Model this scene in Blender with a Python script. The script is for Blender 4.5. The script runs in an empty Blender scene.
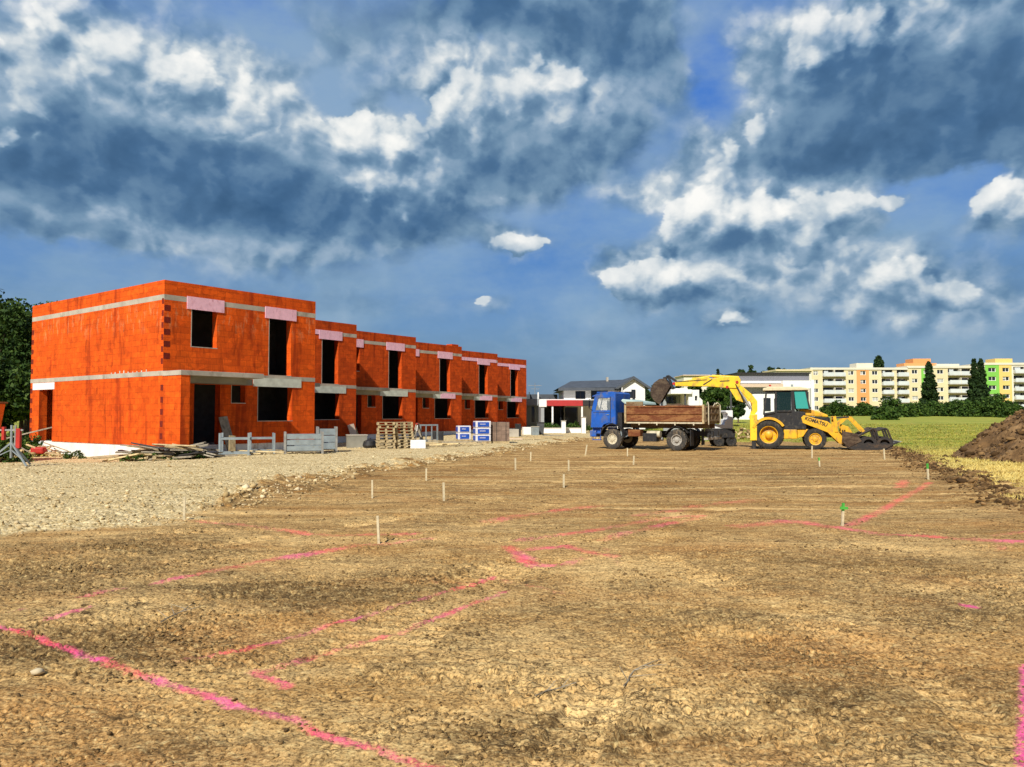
import bpy, math, random
import numpy as np
from mathutils import Vector, Matrix, Euler
random.seed(7)
R = math.radians
scene = bpy.context.scene
COL = scene.collection
F = 770.0; CX = 512.0; HY = 415.0; CAMZ = 1.55

# ------------------------------------------------------------------ noise
def _hash(ix, iy, seed):
    h = (ix.astype(np.int64) * 374761393 + iy.astype(np.int64) * 668265263 + seed * 1442695041) & 0xFFFFFFFF
    h = ((h ^ (h >> 13)) * 1274126177) & 0xFFFFFFFF
    return ((h ^ (h >> 16)) & 0xFFFF) / 65535.0
def perlin(x, y, seed=0):
    x = np.asarray(x, float); y = np.asarray(y, float)
    xi = np.floor(x); yi = np.floor(y); fx = x - xi; fy = y - yi
    u = fx*fx*fx*(fx*(fx*6-15)+10); v = fy*fy*fy*(fy*(fy*6-15)+10)
    def g(dx, dy):
        a = _hash(xi+dx, yi+dy, seed) * 2*np.pi
        return np.cos(a)*(fx-dx) + np.sin(a)*(fy-dy)
    return ((g(0,0)*(1-u)+g(1,0)*u)*(1-v) + (g(0,1)*(1-u)+g(1,1)*u)*v) * 1.5
def fbm(x, y, octv=4, seed=0, gain=.5, lac=2.03):
    s = 0; a = 1.0; t = 0
    for i in range(octv):
        s = s + a*perlin(x, y, seed+i*17); t += a; a *= gain
        x = x*lac+3.1; y = y*lac+1.7
    return s/t
def sstep(a, b, x):
    t = np.clip((x-a)/(b-a), 0, 1); return t*t*(3-2*t)

# ------------------------------------------------------------------ terrain
GB = np.array([(-5,-30),(6,-22),(8,-13),(9.3,-8.5),(9.9,-6.5),(11,-4.9),(17,-4.9),(21,-4.9),(25.4,-3.7),(32.3,-1.7),(46,1.6),(57,6.4),(70,11),(90,14),(200,14)], float)
RB = np.array([(-5,14),(5,10.5),(9,9.6),(13.2,8.9),(19,11.4),(24.7,13.6),(33.7,17.4),(42,20.6),(50,22),(60,22),(200,22)], float)
BZ = np.array([(-300,0),(0,0),(10,0),(25,-.12),(37,-.22),(46,-.22),(70,-.1),(150,1.25),(260,2.3),(400,3.0),(5000,3.0)], float)
def masks(X, Y):
    nb = fbm(X*.45, Y*.45, 4, 3)*1.5 + fbm(X*2.5, Y*2.5, 2, 9)*.4
    dg = np.interp(Y, GB[:,0], GB[:,1]) - X + nb*np.clip(Y/14, .5, 1.6)
    gravel = sstep(-.35, .9, dg)*sstep(96, 76, Y)
    dr = X - np.interp(Y, RB[:,0], RB[:,1]) + nb*1.1
    grass = sstep(-.3, .9, dr)
    grass = np.maximum(grass, sstep(47, 54, Y + nb*3)*sstep(9, 13, X-(Y-50)*.02))
    grass = np.maximum(grass, sstep(76, 84, Y + nb*3))
    grass = np.maximum(grass, sstep(-22.2, -23.4, X - .2*(Y-30)+nb*1.2)*sstep(33, 35, Y))
    gravel = gravel*(1-grass)
    return gravel, grass, dg, dr
def tz0(X, Y):
    X = np.asarray(X, float); Y = np.asarray(Y, float)
    z = np.interp(Y, BZ[:,0], BZ[:,1])
    dg = np.interp(Y, GB[:,0], GB[:,1]) - X
    dr = X - np.interp(Y, RB[:,0], RB[:,1])
    z = z + .10*sstep(-.2, 1.6, dg)*sstep(-2, 8, Y)
    z = z + .10*sstep(-.6, 2.0, dr)*sstep(2, 10, Y)
    z = z - .27*sstep(-9, -17, X)*sstep(24, 31, Y)*sstep(80, 60, Y)
    return z
def gz(x, y): return float(tz0(x, y))
def gpt(px, py, z=None):
    """ground point seen at pixel px,py"""
    Y = 20.0
    for _ in range(30):
        X = (px-CX)/F*Y
        zz = gz(X, Y) if z is None else z
        Y = .5*Y + .5*min(400, max(2, (CAMZ-zz)*F/max(.5, py-HY)))
    return (px-CX)/F*Y, Y
def at(px, Y): return (px-CX)/F*Y
def hz(py, Y): return CAMZ + (HY-py)*Y/F

# ------------------------------------------------------------------ materials
def S(r, g, b):
    f = lambda c: (c/255/12.92) if c/255 <= .04045 else ((c/255+.055)/1.055)**2.4
    return (f(r), f(g), f(b), 1)
class NT:
    def __init__(s, tree): s.t = tree
    def __call__(s, typ, props=None, ins=None, out=0):
        n = s.t.nodes.new(typ)
        for k, v in (props or {}).items(): setattr(n, k, v)
        for k, v in (ins or {}).items(): s.set(n.inputs[k], v)
        return n
    def set(s, sock, v):
        if isinstance(v, bpy.types.NodeSocket): s.t.links.new(v, sock)
        else: sock.default_value = v
    def math(s, op, a, b=None, c=None, clamp=False):
        n = s.t.nodes.new('ShaderNodeMath'); n.operation = op; n.use_clamp = clamp
        for i, v in enumerate((a, b, c)):
            if v is not None: s.set(n.inputs[i], v)
        return n.outputs[0]
    def vmath(s, op, a, b=None, c=None):
        n = s.t.nodes.new('ShaderNodeVectorMath'); n.operation = op
        for i, v in enumerate((a, b, c)):
            if v is not None: s.set(n.inputs[i], v)
        return n.outputs['Value'] if op in ('LENGTH', 'DOT_PRODUCT') else n.outputs[0]
    def mix(s, f, a, b, mode='MIX'):
        n = s.t.nodes.new('ShaderNodeMix'); n.data_type = 'RGBA'; n.blend_type = mode; n.clamp_factor = True
        s.set(n.inputs[0], f); s.set(n.inputs[6], a); s.set(n.inputs[7], b)
        return n.outputs[2]
    def noise(s, vec, scale, detail=3, rough=.55, dist=0, out=0):
        n = s('ShaderNodeTexNoise', None, {'Scale': scale, 'Detail': detail, 'Roughness': rough, 'Distortion': dist})
        if vec is not None: s.set(n.inputs['Vector'], vec)
        return n.outputs[out]
    def vor(s, vec, scale, feature='F1', out='Distance', rnd=1.0):
        n = s('ShaderNodeTexVoronoi', {'feature': feature}, {'Scale': scale, 'Randomness': rnd})
        if vec is not None: s.set(n.inputs['Vector'], vec)
        return n.outputs[out]
    def mr(s, v, a, b, c=0.0, d=1.0, smooth=False):
        n = s.t.nodes.new('ShaderNodeMapRange'); n.clamp = True
        if smooth: n.interpolation_type = 'SMOOTHSTEP'
        for i, q in enumerate((v, a, b, c, d)): s.set(n.inputs[i], q)
        return n.outputs[0]
    def mapping(s, vec, scale=(1,1,1), loc=(0,0,0)):
        n = s('ShaderNodeMapping', None, {'Scale': scale, 'Location': loc}); s.set(n.inputs[0], vec); return n.outputs[0]
    def bump(s, h, strength=.5, dist=.02, normal=None):
        n = s('ShaderNodeBump', None, {'Strength': strength, 'Distance': dist, 'Height': h})
        if normal is not None: s.set(n.inputs['Normal'], normal)
        return n.outputs[0]
def newmat(name):
    m = bpy.data.materials.new(name); m.use_nodes = True
    m.node_tree.nodes.clear(); nt = NT(m.node_tree)
    b = nt('ShaderNodeBsdfPrincipled'); o = nt('ShaderNodeOutputMaterial')
    m.node_tree.links.new(b.outputs[0], o.inputs[0])
    return m, nt, b
def plain(name, col, rough=.7, metal=0, var=.25, scale=4, bump=.15, bscale=25, dirt=None, dirtamt=.5, spec=.3, bdist=.01):
    m, nt, b = newmat(name)
    tc = nt('ShaderNodeTexCoord').outputs['Object']
    n = nt.noise(tc, scale, 5, .6)
    c = nt.mix(nt.mr(n, .3, .7), tuple(x*(1-var) for x in col[:3])+(1,), tuple(min(1, x*(1+var*.6)) for x in col[:3])+(1,))
    if dirt:
        d = nt.noise(nt.mapping(tc, (1,1,.5), (5,3,1)), scale*1.3, 6, .65)
        c = nt.mix(nt.mr(d, .62-.25*dirtamt, .72-.1*dirtamt), c, dirt)
    nt.set(b.inputs['Base Color'], c); b.inputs['Roughness'].default_value = rough
    b.inputs['Metallic'].default_value = metal; b.inputs['Specular IOR Level'].default_value = spec
    if bump: nt.set(b.inputs['Normal'], nt.bump(nt.noise(tc, bscale, 4, .6), bump, bdist))
    return m

def brick_material(name, base, base2, stain, seed=0, dirtwhite=0.0):
    m, nt, b = newmat(name)
    uv = nt('ShaderNodeUVMap').outputs[0]
    br = nt('ShaderNodeTexBrick', {'offset': .5}, {'Vector': uv, 'Color1': base, 'Color2': base2, 'Mortar': tuple(x*.45 for x in base[:3])+(1,),
        'Scale': 1.0, 'Mortar Size': .007, 'Mortar Smooth': .2, 'Bias': -.2, 'Brick Width': .375, 'Row Height': .25})
    c = br.outputs[0]
    big = nt.noise(nt.mapping(uv, (1,1,1), (seed*3.1,seed,0)), .5, 5, .6)
    c = nt.mix(nt.mr(big, .38, .62, 0, .55), c, base2)
    st = nt.noise(nt.mapping(uv, (1.0,.16,1), (seed*1.7,0,0)), 1.0, 7, .65, 1.0)
    c = nt.mix(nt.mr(st, .53, .64, 0, .75), c, stain)
    drip = nt.noise(nt.mapping(uv, (2.6,.45,1), (0,seed,0)), 1.0, 7, .7, .8)
    c = nt.mix(nt.mr(drip, .56, .70, 0, .6), c, tuple(x*.6 for x in stain[:3])+(1,))
    v = nt('ShaderNodeSeparateXYZ', None, {0: uv}).outputs[1]
    if dirtwhite:
        w = nt.noise(nt.mapping(uv, (3,.7,1), (9,2,0)), 1.2, 6, .75)
        wz = nt.math('MULTIPLY', nt.mr(w, .52, .68), nt.mr(nt.math('ABSOLUTE', nt.math('SUBTRACT', v, 5.5)), .8, .1))
        c = nt.mix(nt.math('MULTIPLY', wz, dirtwhite), c, (.62,.34,.16,1))
    vl = nt.vor(nt.mapping(uv, (1/.375,4,1)), 1.0, out='Color')
    hs = nt('ShaderNodeHueSaturation', None, {'Color': c}); nt.set(hs.inputs['Value'], nt.mr(nt('ShaderNodeSeparateColor', None, {0: vl}).outputs[0], 0, 1, .80, 1.14))
    grim = nt.noise(nt.mapping(uv, (2,2,1), (4,seed,0)), 3.0, 8, .75)
    c2 = nt.mix(nt.mr(grim, .50, .70, 0, .45), hs.outputs[0], tuple(x*.5 for x in base2[:3])+(1,))
    nt.set(b.inputs['Base Color'], c2); b.inputs['Roughness'].default_value = .85; b.inputs['Specular IOR Level'].default_value = .15
    g = nt.math('MULTIPLY', nt.math('FRACT', nt.math('MULTIPLY', nt('ShaderNodeSeparateXYZ', None, {0: uv}).outputs[0], 60)), .15)
    h = nt.math('ADD', nt.math('MULTIPLY', br.outputs['Fac'], -1.0), nt.math('ADD', nt.math('MULTIPLY', nt.noise(uv, 30, 4), .5), g))
    nt.set(b.inputs['Normal'], nt.bump(h, .5, .012))
    return m

def ground_material():
    m, nt, b = newmat('soil')
    P = nt('ShaderNodeTexCoord').outputs['Object']
    at_ = nt('ShaderNodeVertexColor', {'layer_name': 'masks'})
    sp = nt('ShaderNodeSeparateColor', None, {0: at_.outputs[0]})
    gravel, grass, paint = sp.outputs; dark = at_.outputs['Alpha']
    P2 = nt('ShaderNodeVectorMath', {'operation': 'MULTIPLY'}, {0: P, 1: (1,1,0)}).outputs[0]
    # streaks run across the site (east-west scraping)
    Ps = nt.mapping(P2, (.35,1.5,1))
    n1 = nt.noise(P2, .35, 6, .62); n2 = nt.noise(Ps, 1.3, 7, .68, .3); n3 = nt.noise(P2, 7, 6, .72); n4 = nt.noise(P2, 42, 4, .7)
    light = (.78,.525,.22,1); mid = (.44,.25,.082,1); drk = (.10,.055,.018,1)
    c = nt.mix(nt.mr(nt.math('ADD', nt.math('MULTIPLY', n1, .5), nt.math('MULTIPLY', n2, .5)), .40, .60), mid, light)
    f = nt.math('ADD', nt.math('MULTIPLY', dark, .50), nt.math('MULTIPLY', nt.math('SUBTRACT', n2, .5), 1.1))
    f = nt.math('ADD', f, nt.math('MULTIPLY', nt.math('SUBTRACT', n3, .5), 1.15))
    c = nt.mix(nt.mr(f, .16, .62, 0, .9), c, drk)
    ora = nt.noise(nt.mapping(P2, (.5,1,1), (8,3,0)), .8, 5, .6)
    c = nt.mix(nt.mr(ora, .50, .66, 0, .6), c, (.42,.20,.06,1))
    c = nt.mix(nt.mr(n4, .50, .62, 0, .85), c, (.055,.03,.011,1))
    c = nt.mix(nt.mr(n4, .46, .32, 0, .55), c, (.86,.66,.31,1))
    Pw = nt.vmath('ADD', nt.mapping(P2, (.75,1.5,1)), nt.vmath('MULTIPLY', nt.noise(P2, 3.5, 4, .6, out=1), (.35,.35,0)))
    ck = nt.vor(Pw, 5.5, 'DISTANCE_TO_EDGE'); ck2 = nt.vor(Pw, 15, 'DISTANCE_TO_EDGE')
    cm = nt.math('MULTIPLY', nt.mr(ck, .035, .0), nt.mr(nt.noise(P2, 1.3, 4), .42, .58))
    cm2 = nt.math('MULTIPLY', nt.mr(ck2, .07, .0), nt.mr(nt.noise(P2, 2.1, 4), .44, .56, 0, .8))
    c = nt.mix(nt.math('MAXIMUM', cm, cm2), c, (.05,.03,.013,1))  # dark crack lines: shading of the clods' far faces put into the colour
    n5 = nt.noise(nt.mapping(P2, (9,13,1), (4,4,0)), 1.0, 7, .78)
    c = nt.mix(nt.mr(n5, .54, .64, 0, .75), c, (.09,.052,.02,1))  # dark specks, likewise clod shading painted into the soil colour
    c = nt.mix(nt.mr(n5, .45, .33, 0, .6), c, (.88,.67,.30,1))
    s1 = nt.noise(nt.mapping(P2, (.10,1.9,1), (7,1,0)), 1.0, 6, .72)
    s2 = nt.noise(nt.mapping(P2, (.16,5.5,1), (1,6,0)), 1.0, 5, .7)
    yy = nt('ShaderNodeSeparateXYZ', None, {0: P}).outputs[1]
    farf = nt.mr(yy, 7, 16)
    c = nt.mix(nt.math('MULTIPLY', nt.mr(s1, .48, .64, 0, .75), farf), c, (.34,.165,.042,1))
    c = nt.mix(nt.math('MULTIPLY', nt.mr(s2, .50, .64, 0, .75), farf), c, (.12,.065,.024,1))
    c = nt.mix(nt.math('MULTIPLY', nt.mr(s1, .46, .36, 0, .6), farf), c, (.90,.61,.26,1))
    # gravel
    v1 = nt('ShaderNodeTexVoronoi', None, {'Vector': P2, 'Scale': 13}); v2 = nt('ShaderNodeTexVoronoi', None, {'Vector': P2, 'Scale': 34})
    gcol = nt('ShaderNodeSeparateColor', None, {0: v1.outputs['Color']}).outputs[0]; gcol2 = nt('ShaderNodeSeparateColor', None, {0: v2.outputs['Color']}).outputs[1]
    gc = nt.mix(nt.mr(nt.math('ADD', nt.math('MULTIPLY', gcol, .5), nt.math('MULTIPLY', gcol2, .5)), .15, .85), (.46,.34,.15,1), (.86,.70,.40,1))
    gc = nt.mix(nt.mr(nt.noise(Ps, .5, 6, .65), .48, .68, 0, .55), gc, (.40,.29,.13,1))
    gc = nt.mix(nt.mr(nt.vor(P2, 13, 'DISTANCE_TO_EDGE'), .10, .0, 0, .6), gc, (.10,.075,.04,1))
    gb = nt.math('ADD', gravel, nt.math('MULTIPLY', nt.math('SUBTRACT', n3, .5), .8))
    gm = nt.mr(gb, .25, .75); gm = nt.math('MULTIPLY', gm, nt.mr(gravel, .02, .2))
    c = nt.mix(gm, c, gc)
    # grass
    g1 = nt.noise(nt.mapping(P2, (.35,1.6,1)), .35, 6, .7); g2 = nt.noise(P2, 9, 6, .75)
    gr = nt.mix(nt.mr(g1, .38, .62), (.13,.20,.025,1), (.46,.43,.08,1))
    yy = nt('ShaderNodeSeparateXYZ', None, {0: P}).outputs[1]
    gr = nt.mix(nt.mr(yy, 45, 22, 0, .75), gr, (.85,.63,.22,1))
    gr = nt.mix(nt.mr(yy, 70, 140, 0, .55), gr, (.29,.34,.05,1))
    g3 = nt.noise(nt.mapping(P2, (.5,1.3,1), (3,9,0)), .9, 5, .65); gr = nt.mix(nt.mr(g3, .52, .66, 0, .7), gr, (.42,.28,.09,1))
    gr = nt.mix(nt.mr(g2, .5, .68, 0, .6), gr, (.16,.12,.04,1))
    c = nt.mix(nt.mr(nt.math('ADD', grass, nt.math('MULTIPLY', nt.math('SUBTRACT', g2, .5), .7)), .4, .6), c, gr)
    # spray paint
    pn = nt.math('ADD', nt.math('MULTIPLY', nt.noise(P2, 18, 6, .8), .55), nt.math('MULTIPLY', nt.noise(P2, 75, 3, .7), .45)); pm = nt.math('MULTIPLY', nt.mr(nt.math('ADD', paint, nt.math('MULTIPLY', nt.math('SUBTRACT', pn, .5), 3.4)), .25, .95), nt.mr(paint, .04, .3))
    pc = nt.mix(nt.mr(nt.noise(P2, 1.6, 3), .42, .60), (.86,.075,.13,1), (.95,.12,.38,1))
    xx = nt('ShaderNodeSeparateXYZ', None, {0: P}).outputs[0]
    pc = nt.mix(nt.math('MULTIPLY', nt.mr(xx, 1.8, 2.4), nt.mr(yy, 8, 6)), pc, (.95,.10,.38,1))
    pc = nt.mix(nt.mr(yy, 7, 14), pc, (.85,.15,.13,1))
    c = nt.mix(nt.math('MULTIPLY', pm, .74), c, pc)
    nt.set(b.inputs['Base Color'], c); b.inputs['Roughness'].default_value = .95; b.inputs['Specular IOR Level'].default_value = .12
    h = nt.math('ADD', nt.math('MULTIPLY', n3, 1.0), nt.math('MULTIPLY', n4, .45))
    hv = nt.math('MULTIPLY', nt.math('SUBTRACT', .5, v1.outputs['Distance']), nt.math('MULTIPLY', gm, 1.0))
    h = nt.math('ADD', h, hv)
    nt.set(b.inputs['Normal'], nt.bump(h, .7, .022))
    return m

def island_mat(name, cols, rough=.8, trans=0.0):
    m, nt, b = newmat(name)
    g = nt('ShaderNodeNewGeometry'); r = g.outputs['Random Per Island']
    cr = nt('ShaderNodeValToRGB', None, {0: r}); e = cr.color_ramp; e.interpolation = 'LINEAR'
    while len(e.elements) < len(cols): e.elements.new(.5)
    for i, c in enumerate(cols): e.elements[i].position = i/(len(cols)-1); e.elements[i].color = tuple(c[:3])+(1,)
    P = nt('ShaderNodeTexCoord').outputs['Object']
    c = nt.mix(nt.mr(nt.noise(P, .9, 3), .35, .65, 0, .45), cr.outputs[0], tuple(x*.5 for x in cols[0][:3])+(1,))
    nt.set(b.inputs['Base Color'], c); b.inputs['Roughness'].default_value = rough; b.inputs['Specular IOR Level'].default_value = .2
    if trans:
        b.inputs['Transmission Weight'].default_value = 0
        tr = nt('ShaderNodeBsdfTranslucent', None, {'Color': c}); mx = nt('ShaderNodeMixShader', None, {0: trans})
        o = [n for n in m.node_tree.nodes if n.type == 'OUTPUT_MATERIAL'][0]
        m.node_tree.links.new(b.outputs[0], mx.inputs[1]); m.node_tree.links.new(tr.outputs[0], mx.inputs[2]); m.node_tree.links.new(mx.outputs[0], o.inputs[0])
    return m
def glassy(name, col, rough=.08):
    m, nt, b = newmat(name)
    b.inputs['Base Color'].default_value = col; b.inputs['Roughness'].default_value = rough; b.inputs['Specular IOR Level'].default_value = .6
    return m
def cabglass(name, tint, alpha):
    m, nt, b = newmat(name)
    b.inputs['Base Color'].default_value = tint; b.inputs['Roughness'].default_value = .05; b.inputs['Alpha'].default_value = alpha
    b.inputs['Specular IOR Level'].default_value = .6
    return m
def rusty(name, paint, rust, amt):
    m, nt, b = newmat(name)
    P = nt('ShaderNodeTexCoord').outputs['Object']
    n = nt.noise(nt.mapping(P, (.6,.6,2.2)), 2.0, 8, .72, .4); n2 = nt.noise(P, 11, 5, .7)
    f = nt.mr(nt.math('ADD', nt.math('MULTIPLY', n, .7), nt.math('MULTIPLY', n2, .3)), .62-amt*.25, .68-amt*.2)
    c = nt.mix(f, paint, rust); c = nt.mix(nt.mr(n2, .55, .75, 0, .6), c, tuple(x*.35 for x in rust[:3])+(1,))
    nt.set(b.inputs['Base Color'], c); b.inputs['Roughness'].default_value = .65
    nt.set(b.inputs['Normal'], nt.bump(n2, .3, .01)); b.inputs['Specular IOR Level'].default_value = .25
    return m
M = {}
M['clay_a'] = brick_material('hollow clay block', (.77,.112,.008,1), (.62,.080,.006,1), (.33,.032,.004,1), 1, .8)
M['clay_b'] = brick_material('hollow clay block row', (.64,.086,.008,1), (.48,.058,.006,1), (.25,.025,.004,1), 4)
M['clay_dark'] = plain('clay block core', (.17,.014,.005,1), .9, var=.4, scale=9)
M['conc'] = plain('concrete', (.44,.40,.33,1), .85, var=.25, scale=1.2, dirt=(.26,.23,.18,1), dirtamt=.3)
M['concdark'] = plain('dark concrete', (.25,.24,.20,1), .85, var=.3, scale=1.2)
M['lintel'] = plain('pale insulation board', (.55,.58,.50,1), .8, var=.2, scale=3)
M['pink'] = plain('pink insulation board', (.85,.50,.62,1), .75, var=.12, scale=5, dirt=(.62,.30,.38,1), dirtamt=.25)
M['whitewall'] = plain('white render', (.78,.77,.74,1), .85, var=.1, scale=.8)
M['plinth'] = plain('white foundation render', (.74,.74,.72,1), .85, var=.15, scale=2, dirt=(.40,.35,.26,1), dirtamt=.1)
M['greywall'] = plain('grey render', (.30,.32,.33,1), .85, var=.1, scale=1)
M['wood'] = plain('weathered wood', (.46,.36,.20,1), .8, var=.35, scale=5, dirt=(.24,.17,.09,1), dirtamt=.4)
M['woodlight'] = plain('fresh wood', (.66,.52,.28,1), .8, var=.3, scale=5)
M['woodgrey'] = plain('grey wood', (.33,.29,.22,1), .85, var=.35, scale=5, dirt=(.15,.12,.08,1), dirtamt=.4)
M['galv'] = plain('galvanised steel', (.28,.33,.35,1), .5, .3, var=.25, scale=3, dirt=(.25,.24,.2,1), dirtamt=.2)
M['steel'] = plain('bare steel', (.40,.40,.38,1), .45, .6, var=.3, scale=4)
M['redpaint'] = plain('red paint', (.45,.03,.02,1), .6, var=.3)
M['black'] = plain('black metal', (.022,.022,.024,1), .6, var=.4, scale=6, dirt=(.07,.06,.045,1), dirtamt=.35)
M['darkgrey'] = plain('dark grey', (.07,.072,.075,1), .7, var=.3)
M['rubber'] = plain('tyre rubber', (.045,.042,.038,1), .85, var=.3, scale=6, dirt=(.20,.155,.10,1), dirtamt=.55)
M['rubber2'] = plain('black tyre rubber', (.03,.029,.027,1), .85, var=.3, scale=6, dirt=(.10,.08,.055,1), dirtamt=.4)
M['yellow'] = plain('yellow machine paint', (.74,.40,.010,1), .5, var=.15, scale=3, dirt=(.34,.18,.04,1), dirtamt=.5, spec=.5, bump=.04)
M['yellow2'] = plain('bright yellow boom paint', (.82,.54,.015,1), .5, var=.15, scale=3, dirt=(.40,.24,.05,1), dirtamt=.4, spec=.5, bump=.04)
M['blue'] = plain('blue cab paint', (.012,.095,.43,1), .4, var=.25, scale=2, dirt=(.12,.13,.17,1), dirtamt=.45, spec=.5, bump=.03)
M['rustbed'] = rusty('rusty red tipper paint', (.14,.042,.015,1), (.27,.125,.045,1), .6)
M['rustgrey'] = rusty('grey rusty steel', (.22,.17,.10,1), (.16,.09,.045,1), .6)
M['bucket'] = rusty('worn bucket steel', (.10,.068,.042,1), (.045,.026,.016,1), .7)
M['bucketdark'] = rusty('dark bucket steel', (.030,.027,.026,1), (.085,.055,.035,1), .5)
M['rimpale'] = plain('pale rim paint', (.55,.50,.36,1), .55, var=.2, dirt=(.30,.22,.12,1), dirtamt=.4)
M['rimgrey'] = plain('grey rim paint', (.36,.34,.30,1), .55, var=.2, dirt=(.2,.15,.1,1), dirtamt=.4)
M['white'] = plain('white paint', (.80,.80,.78,1), .5, var=.08)
M['cabtop'] = plain('cream cab roof', (.62,.55,.36,1), .6, var=.2)
M['tarp'] = plain('pale teal tarpaulin', (.42,.55,.52,1), .75, var=.15)
M['soilload'] = plain('dumped soil', (.13,.075,.04,1), .95, var=.5, scale=5, bump=.8, bscale=9, bdist=.08)
M['roof'] = plain('slate roof tiles', (.075,.085,.10,1), .6, var=.25, scale=2)
M['trim'] = plain('dark trim', (.03,.028,.028,1), .6)
M['redfascia'] = plain('red fascia', (.42,.035,.035,1), .6, var=.15)
M['glass'] = glassy('window glass', (.02,.025,.03,1))
M['glasslit'] = glassy('curtained glass', (.45,.45,.42,1), .25)
M['turq'] = glassy('turquoise tinted glass', (.045,.33,.29,1), .12)
M['smoke'] = cabglass('smoked glass', (.012,.03,.028,1), .72)
M['cabglass'] = cabglass('truck glass', (.5,.6,.65,1), .25)
M['cream'] = plain('cream render', (.68,.58,.36,1), .85, var=.06, scale=.3)
M['pale'] = plain('pale render', (.68,.64,.52,1), .85, var=.06, scale=.3)
M['orange'] = plain('orange render', (.72,.33,.12,1), .85, var=.06, scale=.3)
M['lime'] = plain('green render', (.20,.50,.08,1), .85, var=.06, scale=.3)
M['yell'] = plain('yellow render', (.74,.52,.17,1), .85, var=.06, scale=.3)
M['balc'] = plain('balcony panel', (.58,.62,.63,1), .7, var=.12, scale=.6)
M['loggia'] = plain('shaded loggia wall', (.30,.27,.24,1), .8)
M['grille'] = plain('grey roof sheet', (.20,.20,.23,1), .6, var=.2)
M['beige'] = plain('beige fascia', (.62,.48,.36,1), .8, var=.1)
M['bluewrap'] = plain('blue print film', (.02,.08,.42,1), .4, var=.3)
M['whitewrap'] = plain('white shrink film', (.66,.64,.66,1), .35, var=.1, scale=6, bump=.4, bscale=9)
M['greybricks'] = brick_material('stacked blocks', (.30,.21,.16,1), (.24,.17,.13,1), (.16,.11,.08,1), 2)
M['green'] = plain('green spray paint', (.08,.42,.06,1), .7)
M['stakewood'] = plain('stake wood', (.60,.52,.34,1), .8, var=.25, scale=20)
M['bark'] = plain('bark', (.12,.085,.055,1), .9, var=.4, scale=6, bump=.6)
M['leaf'] = island_mat('tree leaves', [(.014,.036,.008),(.045,.095,.014),(.11,.17,.03)], .7, .2)
M['leafdark'] = island_mat('conifer needles', [(.008,.022,.007),(.022,.05,.012),(.05,.09,.02)], .8, .1)
M['leafbush'] = island_mat('hedge leaves', [(.016,.040,.008),(.05,.11,.014),(.12,.19,.03)], .7, .2)
M['leafbrown'] = island_mat('dry leaves', [(.05,.05,.015),(.12,.10,.03),(.22,.16,.06)], .8, .1)
M['stone'] = island_mat('stones', [(.22,.15,.065),(.46,.33,.15),(.66,.50,.26),(.84,.70,.44)], .9)
M['clod'] = island_mat('soil clods', [(.10,.06,.025),(.26,.16,.06),(.46,.31,.13)], .95)
M['clodd'] = island_mat('mound clods', [(.045,.025,.010),(.13,.072,.027),(.30,.18,.075)], .95)
M['grassblade'] = island_mat('grass', [(.18,.23,.025),(.50,.46,.07),(.82,.66,.22)], .8, .35)
def blade_mat():
    m, nt, b = newmat('grass blades'); P = nt('ShaderNodeTexCoord').outputs['Object']; P2 = nt.vmath('MULTIPLY', P, (1,1,0))
    r = nt('ShaderNodeNewGeometry').outputs['Random Per Island']; yy = nt('ShaderNodeSeparateXYZ', None, {0: P}).outputs[1]
    g1 = nt.noise(nt.mapping(P2, (.35,1.6,1)), .35, 6, .7); g3 = nt.noise(nt.mapping(P2, (.5,1.3,1), (3,9,0)), .9, 5, .65)
    c = nt.mix(nt.mr(g1, .42, .60), (.12,.19,.022,1), (.44,.40,.075,1))
    c = nt.mix(nt.mr(yy, 44, 22, 0, .8), c, (.80,.60,.21,1)); c = nt.mix(nt.mr(g3, .52, .66, 0, .7), c, (.42,.28,.09,1))
    c = nt.mix(nt.mr(r, 0, 1, 0, .6), c, (.22,.17,.045,1))
    nt.set(b.inputs['Base Color'], c); b.inputs['Roughness'].default_value = .9; b.inputs['Specular IOR Level'].default_value = .1
    return m
M['grassblade'] = blade_mat()
M['ground'] = ground_material()

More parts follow.
